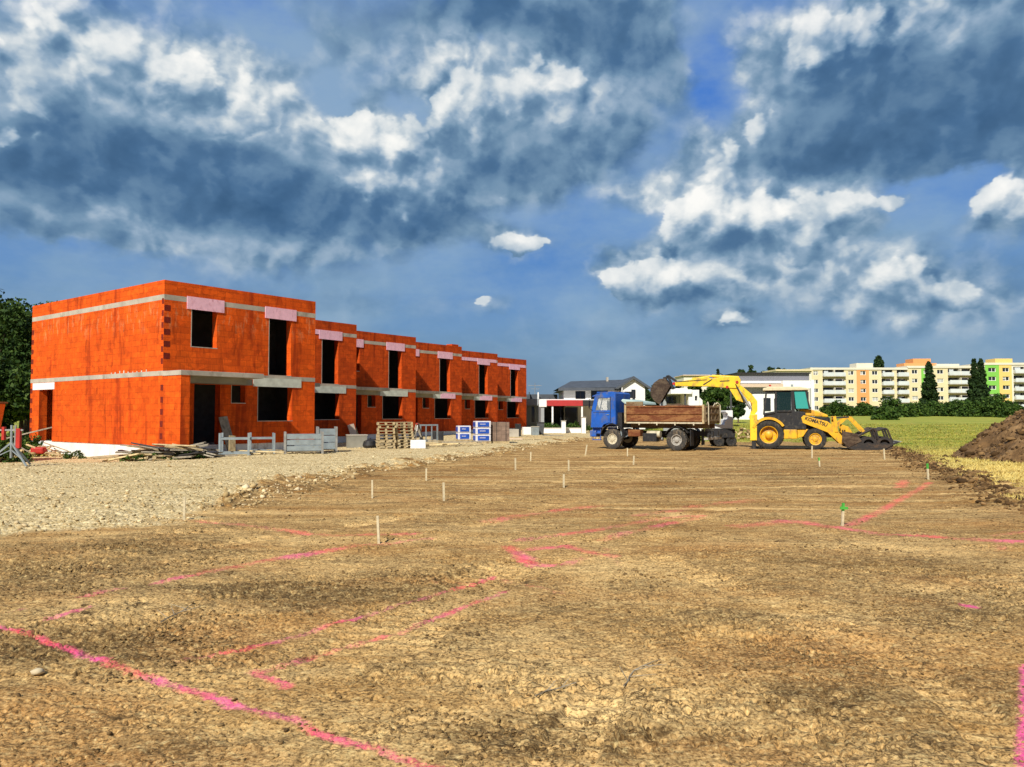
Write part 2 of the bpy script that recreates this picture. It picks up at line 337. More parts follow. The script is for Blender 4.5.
# ------------------------------------------------------------------ mesh builder
class MB:
    def __init__(s): s.v = []; s.f = []; s.mi = []; s.m = 0
    def add(s, vs, fs):
        o = len(s.v); s.v += [tuple(v) for v in vs]; s.f += [tuple(i+o for i in f) for f in fs]; s.mi += [s.m]*len(fs); return s
    def box(s, x0, x1, y0, y1, z0, z1):
        return s.add([(x0,y0,z0),(x1,y0,z0),(x1,y1,z0),(x0,y1,z0),(x0,y0,z1),(x1,y0,z1),(x1,y1,z1),(x0,y1,z1)],
              [(0,3,2,1),(4,5,6,7),(0,1,5,4),(1,2,6,5),(2,3,7,6),(3,0,4,7)])
    def bar(s, p, q, w, h, up=(0,0,1)):
        """box bar from p to q, w across, h in the up direction"""
        p = Vector(p); q = Vector(q); d = (q-p).normalized(); up = Vector(up)
        if abs(d.dot(up)) > .98: up = Vector((1,0,0))
        a = d.cross(up).normalized(); b = a.cross(d).normalized()
        vs = [c+a*(sx*w/2)+b*(sy*h/2) for c in (p,q) for sx, sy in ((-1,-1),(1,-1),(1,1),(-1,1))]
        return s.add(vs, [(0,1,2,3),(7,6,5,4),(0,4,5,1),(1,5,6,2),(2,6,7,3),(3,7,4,0)])
    def cyl(s, p, q, r0, r1=None, n=12, cap=True):
        r1 = r0 if r1 is None else r1
        p = Vector(p); q = Vector(q); d = (q-p).normalized()
        up = Vector((0,0,1)) if abs(d.z) < .95 else Vector((1,0,0))
        a = d.cross(up).normalized(); b = d.cross(a).normalized()
        vs = []
        for c, r in ((p,r0),(q,r1)):
            for i in range(n):
                t = 2*math.pi*i/n; vs.append(c+a*(math.cos(t)*r)+b*(math.sin(t)*r))
        fs = [(i,(i+1)%n,n+(i+1)%n,n+i) for i in range(n)]
        if cap: fs += [tuple(range(n-1,-1,-1)), tuple(range(n,2*n))]
        return s.add(vs, fs)
    def tube(s, pts, r, n=8):
        for a, b in zip(pts, pts[1:]): s.cyl(a, b, r, r, n)
        return s
    def prism(s, poly, y0, y1):
        """poly in x,z extruded in y"""
        n = len(poly); vs = [(x,y0,z) for x,z in poly]+[(x,y1,z) for x,z in poly]
        return s.add(vs, [tuple(range(n)), tuple(range(2*n-1,n-1,-1))]+[(i,n+i,n+(i+1)%n,(i+1)%n) for i in range(n)])
    def lathe(s, prof, c, n=28):
        """prof (r, y) revolved about the y axis through c"""
        vs = []; k = len(prof)
        for i in range(n):
            t = 2*math.pi*i/n
            for r, y in prof: vs.append((c[0]+r*math.cos(t), c[1]+y, c[2]+r*math.sin(t)))
        fs = [(i*k+j, i*k+j+1, ((i+1)%n)*k+j+1, ((i+1)%n)*k+j) for i in range(n) for j in range(k-1)]
        return s.add(vs, fs)
    def wall(s, x0, x1, z0, z1, y0, y1, holes, axis='x'):
        xs = sorted({x0,x1}|{min(max(a,x0),x1) for h in holes for a in h[:2]}); zs = sorted({z0,z1}|{min(max(a,z0),z1) for h in holes for a in h[2:]})
        nx, nz = len(xs)-1, len(zs)-1
        def solid(i, j):
            if i<0 or j<0 or i>=nx or j>=nz: return False
            cx=(xs[i]+xs[i+1])/2; cz=(zs[j]+zs[j+1])/2
            return not any(a<cx<b and c<cz<d for a,b,c,d in holes)
        P = (lambda a,b,c: (a,b,c)) if axis == 'x' else (lambda a,b,c: (b,a,c))
        for i in range(nx):
            for j in range(nz):
                if not solid(i,j): continue
                a,b,c,d = xs[i],xs[i+1],zs[j],zs[j+1]
                for y in (y0,y1): s.add([P(a,y,c),P(b,y,c),P(b,y,d),P(a,y,d)], [(0,1,2,3)])
                if not solid(i-1,j): s.add([P(a,y0,c),P(a,y1,c),P(a,y1,d),P(a,y0,d)], [(0,1,2,3)])
                if not solid(i+1,j): s.add([P(b,y0,c),P(b,y1,c),P(b,y1,d),P(b,y0,d)], [(0,1,2,3)])
                if not solid(i,j-1): s.add([P(a,y0,c),P(b,y0,c),P(b,y1,c),P(a,y1,c)], [(0,1,2,3)])
                if not solid(i,j+1): s.add([P(a,y0,d),P(b,y0,d),P(b,y1,d),P(a,y1,d)], [(0,1,2,3)])
        return s
    def build(s, name, mats, parent=None, smooth=False, bevel=0, loc=None, fix=True):
        me = bpy.data.meshes.new(name)
        me.from_pydata(s.v, [], s.f)
        if not isinstance(mats, (list, tuple)): mats = [mats]
        for m in mats: me.materials.append(M[m] if isinstance(m, str) else m)
        if len(mats) > 1: me.polygons.foreach_set('material_index', s.mi)
        if fix:
            import bmesh
            bm = bmesh.new(); bm.from_mesh(me); bmesh.ops.remove_doubles(bm, verts=bm.verts, dist=1e-5) if bevel else None
            bmesh.ops.recalc_face_normals(bm, faces=bm.faces); bm.to_mesh(me); bm.free()
        co = np.empty(len(me.vertices)*3); me.vertices.foreach_get('co', co); co = co.reshape(-1,3)
        li = np.empty(len(me.loops), int); me.loops.foreach_get('vertex_index', li)
        no = np.empty(len(me.polygons)*3); me.polygons.foreach_get('normal', no); no = np.abs(no.reshape(-1,3))
        lt = np.empty(len(me.polygons), int); me.polygons.foreach_get('loop_total', lt)
        ax = np.repeat(np.argmax(no, 1), lt); p = co[li]
        uv = np.where((ax==0)[:,None], p[:,[1,2]], np.where((ax==1)[:,None], p[:,[0,2]], p[:,[0,1]]))
        ul = me.uv_layers.new(name='UVMap'); ul.data.foreach_set('uv', uv.ravel())
        if smooth:
            me.polygons.foreach_set('use_smooth', [True]*len(me.polygons)); me.update()
            try: me.set_sharp_from_angle(angle=R(38))
            except Exception: pass
        o = bpy.data.objects.new(name, me); COL.objects.link(o)
        if parent: o.parent = parent
        if loc: o.location = loc
        if bevel:
            md = o.modifiers.new('bevel', 'BEVEL'); md.width = bevel; md.segments = 2; md.limit_method = 'ANGLE'; md.angle_limit = R(35)
        return o
def empty(name, loc, rz=0):
    o = bpy.data.objects.new(name, None); COL.objects.link(o); o.location = loc; o.rotation_euler = (0,0,rz); o.empty_display_size = .3
    return o
def tag(o, label=None, cat=None, group=None, kind=None):
    if label: o['label'] = label
    if cat: o['category'] = cat
    if group: o['group'] = group
    if kind: o['kind'] = kind
    return o
def copy_tree(o, parent=None):
    c = o.copy(); COL.objects.link(c)
    if parent: c.parent = parent
    for ch in list(o.children): copy_tree(ch, c)
    return c
def bignp(name, V, Fc, mat, smooth=False):
    """mesh from numpy arrays, all faces same size"""
    me = bpy.data.meshes.new(name); k = Fc.shape[1]
    me.vertices.add(len(V)); me.vertices.foreach_set('co', V.astype(np.float32).ravel())
    me.loops.add(Fc.size); me.loops.foreach_set('vertex_index', Fc.astype(np.int32).ravel())
    me.polygons.add(len(Fc)); me.polygons.foreach_set('loop_start', (np.arange(len(Fc))*k).astype(np.int32))
    try: me.polygons.foreach_set('loop_total', np.full(len(Fc), k, np.int32))
    except Exception: pass
    if smooth: me.polygons.foreach_set('use_smooth', np.ones(len(Fc), bool))
    me.materials.append(M[mat] if isinstance(mat, str) else mat)
    me.update(calc_edges=True); me.validate()
    o = bpy.data.objects.new(name, me); COL.objects.link(o); return o

# ------------------------------------------------------------------ ground
PAINT = [ # px polyline, width m, strength
 ([(-20,616),(60,640),(130,666),(215,692),(300,718),(380,744),(440,766)], .045, .85),
 ([(186,656),(240,648),(290,635),(345,617),(392,603),(440,590),(492,573)], .05, .62),
 ([(262,668),(300,655),(345,640),(400,627),(440,612),(505,588)], .05, .68),
 ([(258,667),(288,681)], .055, .95),
 ([(55,616),(95,606)], .06, .70), ([(85,596),(128,587)], .07, .55), ([(160,582),(212,570)], .08, .75),
 ([(212,570),(290,556),(360,545),(432,538)], .11, .65), ([(190,520),(250,524),(330,536),(420,534)], .13, .6),
 ([(-10,612),(30,607)], .05, .4),
 ([(510,547),(535,562),(556,562)], .13, .9), ([(530,548),(565,545),(590,552),(612,556)], .12, .8), ([(555,565),(585,556)], .1, .5),
 ([(520,540),(560,534),(620,525),(672,515),(700,514)], .14, .65), ([(600,538),(650,527),(700,516)], .14, .6),
 ([(490,520),(540,512),(600,505)], .22, .6), ([(560,590),(500,575),(430,580)], .06, .3),
 ([(845,526),(880,508),(915,490),(927,482)], .12, .8), ([(898,487),(903,480)], .18, .8),
 ([(735,526),(790,521),(815,524)], .22, .75), ([(815,524),(880,534),(940,536),(1000,540),(1040,541)], .17, .75), ([(990,534),(1024,531)], .12, .6),
 ([(996,544),(998,550)], .1,.4), ([(963,602),(967,603)], .07, 1.1),
 ([(1022,660),(1020,700),(1017,740),(1016,775)], .05, 1.0), ([(1034,650),(1020,668)], .03, .6),
 ([(640,515),(700,505),(760,500)], .25, .5), ([(620,565),(605,548)], .07, .4),
]
DARK = [(120,565,150,35,1.0),(60,640,170,22,1.0),(330,590,150,18,1.0),(420,580,110,16,.9),(200,650,120,14,.6),(500,575,70,12,.6),
        (560,735,160,25,.8),(880,700,160,60,.75),(950,600,150,45,.7),(700,620,110,16,.5),(860,560,110,22,.55),(640,585,60,12,.5),(720,650,90,30,.4),
        (780,470,120,8,.7),(640,480,60,5,.5),(1000,480,60,12,.9),(400,680,60,18,.5),(150,740,120,16,.5)]
LIGHTP = [(300,700,220,30,.7),(640,690,120,35,.5),(330,545,130,12,.8),(620,580,130,25,.6),(560,540,160,12,.4),(100,690,120,20,.6),(930,545,100,10,.5),(600,650,120,30,.5),(250,560,60,8,.6)]
def ground_height(X, Y, near=True):
    gravel, grass, dg, dr = masks(X, Y)
    z = tz0(X, Y)
    fade = np.clip(1.2-np.abs(Y)/110, .15, 1)
    z = z + fbm(X*.25, Y*.25, 3, 41)*.045*fade
    rough = .4+.9*sstep(-.1, .35, fbm(X*.55, Y*.8, 3, 77))+.6*darkf(X, Y)
    n1 = fbm(X*2.2, Y*3.2, 4, 5); n2 = np.abs(fbm(X*7+n1*1.5, Y*9, 4, 15)); n3 = fbm(X*22, Y*26, 3, 25)
    dirt = n1*.022 + (.25-n2)*.030*rough + n3*.013*rough
    # cracked crust: broad plates with edges
    pl = np.abs(fbm(X*3.1+8, Y*3.9, 5, 61)); dirt = dirt - .022*sstep(.05, 0, pl)*rough
    g = n1*.02 + np.abs(n3)*.03 + fbm(X*10, Y*10, 3, 33)*.025
    gr = n1*.04 + fbm(X*6, Y*6, 3, 51)*.06
    tk, tw = trackf(X, Y)
    dirt = dirt*(1-.6*tk) - tk*.022 + tk*tw*.010
    z = z + dirt*(1-gravel)*(1-grass) + g*gravel + gr*grass
    # berm of loose clods along both borders
    lump = np.clip(.5+fbm(X*3, Y*3, 3, 88)*1.6, 0, 1.4)
    z = z + .06*np.exp(-((dr+.1)/.45)**2)*lump*sstep(6, 12, Y)*sstep(44, 38, Y)
    z = z + .09*np.exp(-((dg-.1)/.4)**2)*lump*sstep(11, 15, Y)
    return z, gravel, grass
TRACKS = [([(400,640),(470,590),(540,560),(620,530),(700,512),(800,498)],.45),([(330,660),(410,600),(500,565),(600,535),(680,515)],.45),
  ([(740,505),(665,525),(648,545),(672,565),(740,590),(830,615)],.35),([(300,560),(420,535),(520,515),(600,490),(650,470)],.4),([(180,548),(330,530),(470,505),(570,478),(620,462)],.4),
  ([(760,620),(860,640),(960,700),(1010,760)],.3),([(560,760),(600,690),(690,640),(820,600),(1000,575)],.3)]
def trackf(X, Y):
    out = np.zeros_like(X); tr = np.zeros_like(X)
    for poly, w in TRACKS:
        pts = [gpt(a, b) for a, b in poly]; L = 0
        m = (Y > min(p[1] for p in pts)-1) & (Y < max(p[1] for p in pts)+1)
        if not m.any(): continue
        x, y = X[m], Y[m]; d = np.full_like(x, 9.); ss = np.zeros_like(x)
        for (ax, ay), (bx, by) in zip(pts, pts[1:]):
            ex, ey = bx-ax, by-ay; ln = math.hypot(ex, ey); t = np.clip(((x-ax)*ex+(y-ay)*ey)/(ex*ex+ey*ey), 0, 1)
            dd = np.hypot(x-ax-t*ex, y-ay-t*ey); c = dd < d; d = np.where(c, dd, d); ss = np.where(c, L+t*ln, ss); L += ln
        v = sstep(w*.55, w*.42, d)*sstep(-.25, .25, fbm(x*.7, y*.7, 2, 123)+.08)
        out[m] = np.maximum(out[m], v); tr[m] = np.where(v > 0, np.sin(ss*2*np.pi/.17), tr[m])
    return out, tr
def _blob(X, Y, L):
    s = np.zeros_like(X)
    Ys = np.maximum(Y, .5); px = CX+F*X/Ys; py = HY+CAMZ*F/Ys
    for cx, cy, rx, ry, w in L:
        bx, by = gpt(cx, cy, 0); y0 = CAMZ*F/max(4, cy-ry-HY); y1 = CAMZ*F/(cy+ry-HY); rY = (y0-y1)/2; mY = (y0+y1)/2
        d = np.sqrt(((X-bx*mY/by)/(rx/F*by))**2+((Y-mY)/rY)**2); s = np.maximum(s, w*sstep(1.25, .4, d))
    return s
def darkf(X, Y): return _blob(X, Y, DARK)
def make_ground():
    nc = 1000
    core = np.linspace(-1, 1, nc); outer = np.array([1.06,1.2,1.5,2.2,4,9,25])
    s = np.concatenate([-outer[::-1], core, outer])
    Yr = np.concatenate([[-400,-120,-40,-15,-6,-2,0,1.2,2.0], np.geomspace(2.6, 62, 860), np.geomspace(64, 420, 60), [520,700,1000,1600,3000]])
    Sg, Yg = np.meshgrid(s, Yr)
    W = .74*np.abs(Yg)+.9
    Xg = Sg*W
    sh = np.abs(Sg) > 1
    Xg = np.where(sh, np.sign(Sg)*(W+(np.abs(Sg)-1)*(12+W*.5)), Xg)
    X = Xg.ravel(); Y = Yg.ravel()
    Z, gravel, grass = ground_height(X, Y)
    Z = np.where((Y < 2.3) | (np.abs(Sg.ravel()) > 1), tz0(X, Y), Z)
    paint = np.zeros_like(X)
    wn = fbm(X*3, Y*3, 3, 91)*.04
    for poly, w, st in PAINT:
        pts = [gpt(a, b) for a, b in poly]
        if poly[0][1] < 560: w = w*.9
        m = (Y > min(p[1] for p in pts)-1) & (Y < max(p[1] for p in pts)+1) & (X > min(p[0] for p in pts)-1) & (X < max(p[0] for p in pts)+1)
        x = X[m]+wn[m]; y = Y[m]+wn[m]; d = np.full_like(x, 9.)
        for (ax, ay), (bx, by) in zip(pts, pts[1:]):
            ex, ey = bx-ax, by-ay; t = np.clip(((x-ax)*ex+(y-ay)*ey)/(ex*ex+ey*ey+1e-9), 0, 1)
            d = np.minimum(d, np.hypot(x-ax-t*ex, y-ay-t*ey))
        brk = np.clip(.72+fbm(x*1.6, y*1.6, 4, 95)*1.5, .22, 1.1)
        brk = np.maximum(brk, .25+.55*st); paint[m] = np.maximum(paint[m], st*sstep(w*1.6, w*.1, d)*np.minimum(brk, 1.1))
    tk, tw = trackf(X, Y)
    dk = np.clip(.5 - tk*(.42+.22*tw) + .5*darkf(X, Y) - .45*_blob(X, Y, LIGHTP) + fbm(X*.5, Y*.8, 4, 71)*.6, 0, 1)
    gravel_, grass_, dgb, drb = masks(X, Y)
    lump = np.clip(.6+fbm(X*1.2, Y*1.2, 3, 301)*1.3, 0, 1.2)
    dk = np.clip(dk + .6*lump*np.exp(-((drb+.35)/.45)**2)*sstep(8, 11, Y) + .9*lump*np.exp(-((dgb+.25)/.35)**2)*sstep(13, 17, Y), 0, 1.5)
    nr, ncol = Sg.shape
    idx = np.arange(nr*ncol).reshape(nr, ncol)
    Fc = np.stack([idx[:-1,:-1], idx[:-1,1:], idx[1:,1:], idx[1:,:-1]], -1).reshape(-1, 4)
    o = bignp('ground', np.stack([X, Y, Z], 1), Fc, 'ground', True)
    ca = o.data.color_attributes.new('masks', 'FLOAT_COLOR', 'POINT')
    ca.data.foreach_set('color', np.stack([gravel, grass, paint, dk], 1).astype(np.float32).ravel())
    tag(o, kind='structure')
make_ground()

# ------------------------------------------------------------------ scatter of stones
t_ = (1+5**.5)/2
ICO = np.array([(-1,t_,0),(1,t_,0),(-1,-t_,0),(1,-t_,0),(0,-1,t_),(0,1,t_),(0,-1,-t_),(0,1,-t_),(t_,0,-1),(t_,0,1),(-t_,0,-1),(-t_,0,1)], float)/1.9
ICOF = np.array([(0,11,5),(0,5,1),(0,1,7),(0,7,10),(0,10,11),(1,5,9),(5,11,4),(11,10,2),(10,7,6),(7,1,8),(3,9,4),(3,4,2),(3,2,6),(3,6,8),(3,8,9),(4,9,5),(2,4,11),(6,2,10),(8,6,7),(9,8,1)])
def scatter(name, X, Y, Z, size, mat, rng, flat=.6, sink=.25):
    n = len(X); V = ICO[None]*rng.uniform(.65, 1.3, (n,12,1))
    sc = rng.uniform(.6, 1.4, (n,1,3))*np.array([1,1,flat])*size[:,None,None]
    V = V*sc; a = rng.uniform(0, 6.28, n); tl = rng.normal(0, .35, n)
    x, y, z = V[...,0], V[...,1], V[...,2]
    y, z = y*np.cos(tl)[:,None]-z*np.sin(tl)[:,None], y*np.sin(tl)[:,None]+z*np.cos(tl)[:,None]
    x, y = x*np.cos(a)[:,None]-y*np.sin(a)[:,None], x*np.sin(a)[:,None]+y*np.cos(a)[:,None]
    V = np.stack([x+X[:,None], y+Y[:,None], z+(Z+size*sink)[:,None]], -1).reshape(-1,3)
    Fc = (ICOF[None]+(np.arange(n)*12)[:,None,None]).reshape(-1,3)
    return bignp(name, V, Fc, mat)
rng = np.random.default_rng(5)
def rand_fan(n, y0, y1, pw=1.0, half=.72):
    Y = y0*(y1/y0)**(rng.random(n)**pw); X = rng.uniform(-half, half, n)*Y; return X, Y
# clods on the soil, denser in the rough patches
X, Y = rand_fan(120000, 2.9, 40)
d = darkf(X, Y); nn = fbm(X*1.1, Y*1.7, 3, 19)
keep = rng.random(len(X)) < np.clip(.03+.75*np.clip(d, 0, 1)*sstep(-.1, .3, nn)+.3*sstep(.15, .4, nn), 0, 1)
g, gr, dg, dr = masks(X, Y); keep &= (g < .3) & (gr < .3)
X, Y = X[keep], Y[keep]; Z, _, _ = ground_height(X, Y)
sz = rng.lognormal(-5.05, .45, len(X)).clip(.003, .012)*(1+Y/16)
tag(scatter('loose_clods', X, Y, Z, sz, 'clod', rng, .42), 'loose dry clods strewn over the scraped brown soil', 'clods', kind='stuff')
# gravel stones
X, Y = rand_fan(42000, 8.5, 60, .9, .74)
g, gr, dg, dr = masks(X, Y); near_edge = np.exp(-((dg-.4)/.9)**2)
keep = (g > .25) & (rng.random(len(X)) < .55+.45*near_edge)
X, Y = X[keep], Y[keep]; Z, _, _ = ground_height(X, Y)
sz = rng.lognormal(-4.25, .5, len(X)).clip(.006, .055)
tag(scatter('gravel_stones', X, Y, Z, sz, 'stone', rng), 'pale crushed stones covering the track beside the houses', 'gravel', kind='stuff')
# clods along the turf edge
Y = rng.uniform(11, 43, 3200); X = np.interp(Y, RB[:,0], RB[:,1])+rng.normal(-.1, .38, len(Y)); Z, _, _ = ground_height(X, Y)
tag(scatter('turf_edge_clods', X, Y, Z, rng.lognormal(-3.6, .5, len(X)).clip(.01, .10), 'clodd', rng), 'row of brown clods along the edge of the mown grass', 'clods', kind='stuff')
Y = rng.uniform(13, 62, 2600); X = np.interp(Y, GB[:,0], GB[:,1])+rng.normal(0, .35, len(Y)); Z, _, _ = ground_height(X, Y)
tag(scatter('track_edge_rubble', X, Y, Z, rng.lognormal(-3.75, .5, len(X)).clip(.01, .09), 'stone', rng), 'rubble and stones along the raised edge of the gravel track', 'rubble', kind='stuff')
# grass blades
n = 90000; Y = 12*(95/12)**rng.random(n); X = rng.uniform(.2, 1.0, n)*Y*.75
g, gr, dg, dr = masks(X, Y); k = gr > .45; X, Y = X[k], Y[k]; Z, _, _ = ground_height(X, Y); n = len(X)
a = rng.uniform(0, 6.28, n); h = rng.uniform(.02, .08, n)*(1+Y/120); w = .008+Y*.0006; lx = rng.normal(0, .06, n); ly = rng.normal(0, .06, n)
V = np.stack([np.stack([X-np.cos(a)*w, Y-np.sin(a)*w, Z-.02], -1), np.stack([X+np.cos(a)*w, Y+np.sin(a)*w, Z-.02], -1), np.stack([X+lx, Y+ly, Z+h], -1)], 1).reshape(-1,3)
tag(bignp('grass', V, np.arange(3*n).reshape(-1,3), 'grassblade'), 'dry yellow green mown grass beside the stripped soil', 'grass', kind='stuff')
# one pale stone in the foreground
sx, sy = gpt(45, 671)
o = scatter('stone', np.array([0.]), np.array([0.]), np.array([0.]), np.array([.05]), plain('smooth pale stone', (.55,.46,.30,1), .8), np.random.default_rng(2), .55, .3)
o.location = (sx, sy, float(ground_height(np.array([sx]), np.array([sy]))[0][0])); tag(o, 'smooth rounded pale stone lying left of the red line', 'stone')
# dry twigs
def twig(px, py, L, label, seed):
    r = random.Random(seed); x, y = gpt(px, py); z = float(ground_height(np.array([x]), np.array([y]))[0][0])
    mb = MB(); p = Vector((0,0,.015)); a = r.uniform(0, 3)
    pts = [p]
    for i in range(6):
        a += r.uniform(-.5, .5); p = p+Vector((math.cos(a), math.sin(a), r.uniform(-.05, .12)))*L/6; pts.append(p)
    for i, (u, v) in enumerate(zip(pts, pts[1:])): mb.cyl(u, v, .005*(1-i*.1), .005*(1-(i+1)*.1), 5)
    for i in (1,2,3,4):
        q = pts[i]; b = a+r.uniform(-1.5, 1.5); mb.cyl(q, q+Vector((math.cos(b)*L*.3, math.sin(b)*L*.3, .04)), .003, .001, 4)
    o = mb.build('twig', 'woodgrey', loc=(x, y, z)); tag(o, label, 'twig')
twig(535, 694, .30, 'grey dead root tuft lying on the middle foreground soil', 3)
twig(622, 680, .55, 'thin curved dry twig right of the grey root tuft', 8)
twig(165, 622, .5, 'dry twig lying between the red spray marks on the left', 11)

# ------------------------------------------------------------------ row houses
UX, UY = .602, .799
P1 = (-14.41, 31.74); FLOOR = .26
OFFS = [(0,0),(7.84,5.83),(15.68,8.33),(23.5,10.7),(31.2,13.0),(38.9,15.3)]
H_LABEL = ['two storey orange block house at the near end, with the sunlit gable wall',
  'second orange block house from the near gable, set furthest back from its neighbour',
  'third orange block house from the gable, behind the stack of pallets',
  'fourth orange block house from the gable, with a raised block on its parapet corner',
  'fifth orange block house, one before the far end, with a long pink band on top',
  'farthest orange block house at the end of the row, next to the white house']
def row_house(i):
    ou, ov = OFFS[i]; loc = (P1[0]+UX*ou-UY*ov, P1[1]+UY*ou+UX*ov, FLOOR)
    t = empty('row_house', loc, R(53.0)); tag(t, H_LABEL[i], 'house', 'unfinished orange block row houses')
    W = 7.78; D = 12.9; T = .38; cm = 'clay_a' if i == 0 else 'clay_b'
    up = [(1.24,2.43,4.22,5.86),(5.12,6.35,3.16,5.86)]
    lo = [(1.4,2.62,0,2.62),(3.2,3.88,1.84,2.62),(4.56,6.45,1.03,2.62)]
    dr = [(10.3,11.85,0,2.55)] if i == 0 else []
    pr = 1.39
    mb = MB(); mb.wall(0, W, 0, 2.92, 0, T, lo)
    mb.wall(T, D-T, 0, 2.92, 0, T, dr, axis='y'); mb.wall(T, D-T, 0, 2.92, W-T, W, [], axis='y')
    mb.wall(0, W, 0, 2.92, D-T, D, [])
    mb.box(0, .40, -pr, -.0005, 0, 2.92)
    mb.build('ground_floor_wall', cm, t)
    MB().box(T+.002, W-T-.002, 2.6, 2.75, 0, 2.9).box(T+.002, W-T-.002, 2.6, 2.75, 3.13, 6.07).box(W-T-.06, W-T-.003, T+.01, 2.59, .01, 2.9).box(W-T-.06, W-T-.003, T+.01, 2.59, 3.13, 6.07).box(T+.003, T+.06, T+.01, 2.59, .01, 2.9).box(T+.003, T+.06, T+.01, 2.59, 3.13, 6.07).box(T+.07, W-T-.07, T+.01, 2.59, 2.88, 2.915).box(T+.07, W-T-.07, T+.01, 2.59, 6.03, 6.07).build('dark_backing', 'darkgrey', t)  # dark partition and linings added inside so the window openings render black
    mb = MB(); mb.wall(0, W, 3.12, 6.08, 0, T, up)
    mb.wall(T, D-T, 3.12, 6.08, 0, T, [], axis='y'); mb.wall(T, D-T, 3.12, 6.08, W-T, W, [], axis='y')
    mb.wall(0, W, 3.12, 6.08, D-T, D, []); 
    mb.build('upper_floor_wall', cm, t)
    mb = MB(); mb.box(.0, W, 0, D, 6.30, 6.32)
    for a, b, c, d in ((0,W,0,.25),(0,W,D-.25,D),(0,.25,.25,D-.25),(W-.25,W,.25,D-.25)): mb.box(a, b, c, d, 6.321, 6.9)
    mb.build('parapet', cm, t)
    MB().box(-.004, W+.004, -.004, D+.004, 6.081, 6.299).build('ring_beam', 'conc', t)
    MB().box(-.012, W+.004, -.012, D+.004, 2.921, 3.119).build('floor_slab', 'conc', t)
    mb = MB(); mb.box(-.03, 3.85, -pr-.03, -.0125, 2.90, 3.10); mb.build('entrance_canopy', 'conc', t, bevel=.01)
    MB().box(.46, 3.3, -.9, -.004, 2.63, 2.895).box(3.36, 4.05, -.3, -.004, 2.63, 2.895).build('canopy_beam', 'concdark', t)
    MB().box(.03, W-.03, .03, D-.03, -.9, -.001).box(.03, .37, -pr+.03, .02, -.9, -.002).build('foundation', 'plinth', t)
    MB().box(4.28, 6.95, -.03, -.005, 2.60, 3.0).build('lintel', 'lintel', t)
    pk = [[(1.0,2.75),(4.87,6.62)],[(4.4,4.9,1),(4.87,6.62)],[(1.0,2.75),(4.87,6.62)],[(1.0,2.75),(4.87,6.62)],[(4.87,6.62),(.3,7.6,1)],[(4.87,6.62),(.3,7.6,1)]][i]
    for q in pk:
        if len(q) == 3: o = MB().box(q[0], q[1], -.02, -.006, 6.06, 6.34).build('insulation_strip', 'pink', t)
        else: MB().box(q[0], q[1], -.035, -.006, 5.80, 6.34).build('insulation_panel', 'pink', t)
    # cut block ends showing at the corners
    cb = lambda *q: MB().box(*q).build('cut_block', 'clay_dark', t)
    for k in range(6):
        z = 3.4+k*.5
        if i == 0: cb(-.006, .001, .02, .17, z, z+.24)
        if k < 5 and i in (0,): cb(.01, .28, -.006, .001, z+.22, z+.46)
    if i == 0:
        for k in range(5): cb(-.006, .001, -.05, .16, .3+k*.5, .54+k*.5)
        for k in range(5): cb(-.006, .001, D-.25, D-.02, .4+k*.5, .64+k*.5); cb(-.006, .001, D-.25, D-.02, 3.4+k*.5, 3.64+k*.5)
    if i == 0:
        MB().box(T+.5, T+.6, 9.3, 12.3, 0.01, 2.9).build('dark_backing', 'darkgrey', t)  # dark panel added behind the gable doorway to keep it black
        MB().box(-.02, -.005, 10.1, 12.6, 2.56, 2.9).build('door_lintel', 'white', t)
    if i >= 3: MB().box(5.2, 6.95, -.045, -.031, 2.62, 3.02).build('insulation_panel', 'pink', t)
    # window reveals in paler mortar
    for a, b, c, d in up+lo[1:]:
        MB().box(a-.035, a-.001, -.005, .001, c, d).box(a-.035, b+.035, -.005, .001, c-.035, c-.001).build('window_edge', 'conc', t)
    if i == 3: MB().box(6.9, 7.7, .3, .9, 6.9, 7.08).build('roof_block', cm, t)
    if i == 0:
        mb = MB()
        for k in range(9): mb.box(-.02+random.uniform(0,.02), .3, 1.3+k*.38, 1.3+k*.38+random.uniform(.04,.1), 3.12, 3.12+random.uniform(.04,.12))
        mb.build('mortar_spill', 'lintel', t)
    return t
for i in range(6): row_house(i)

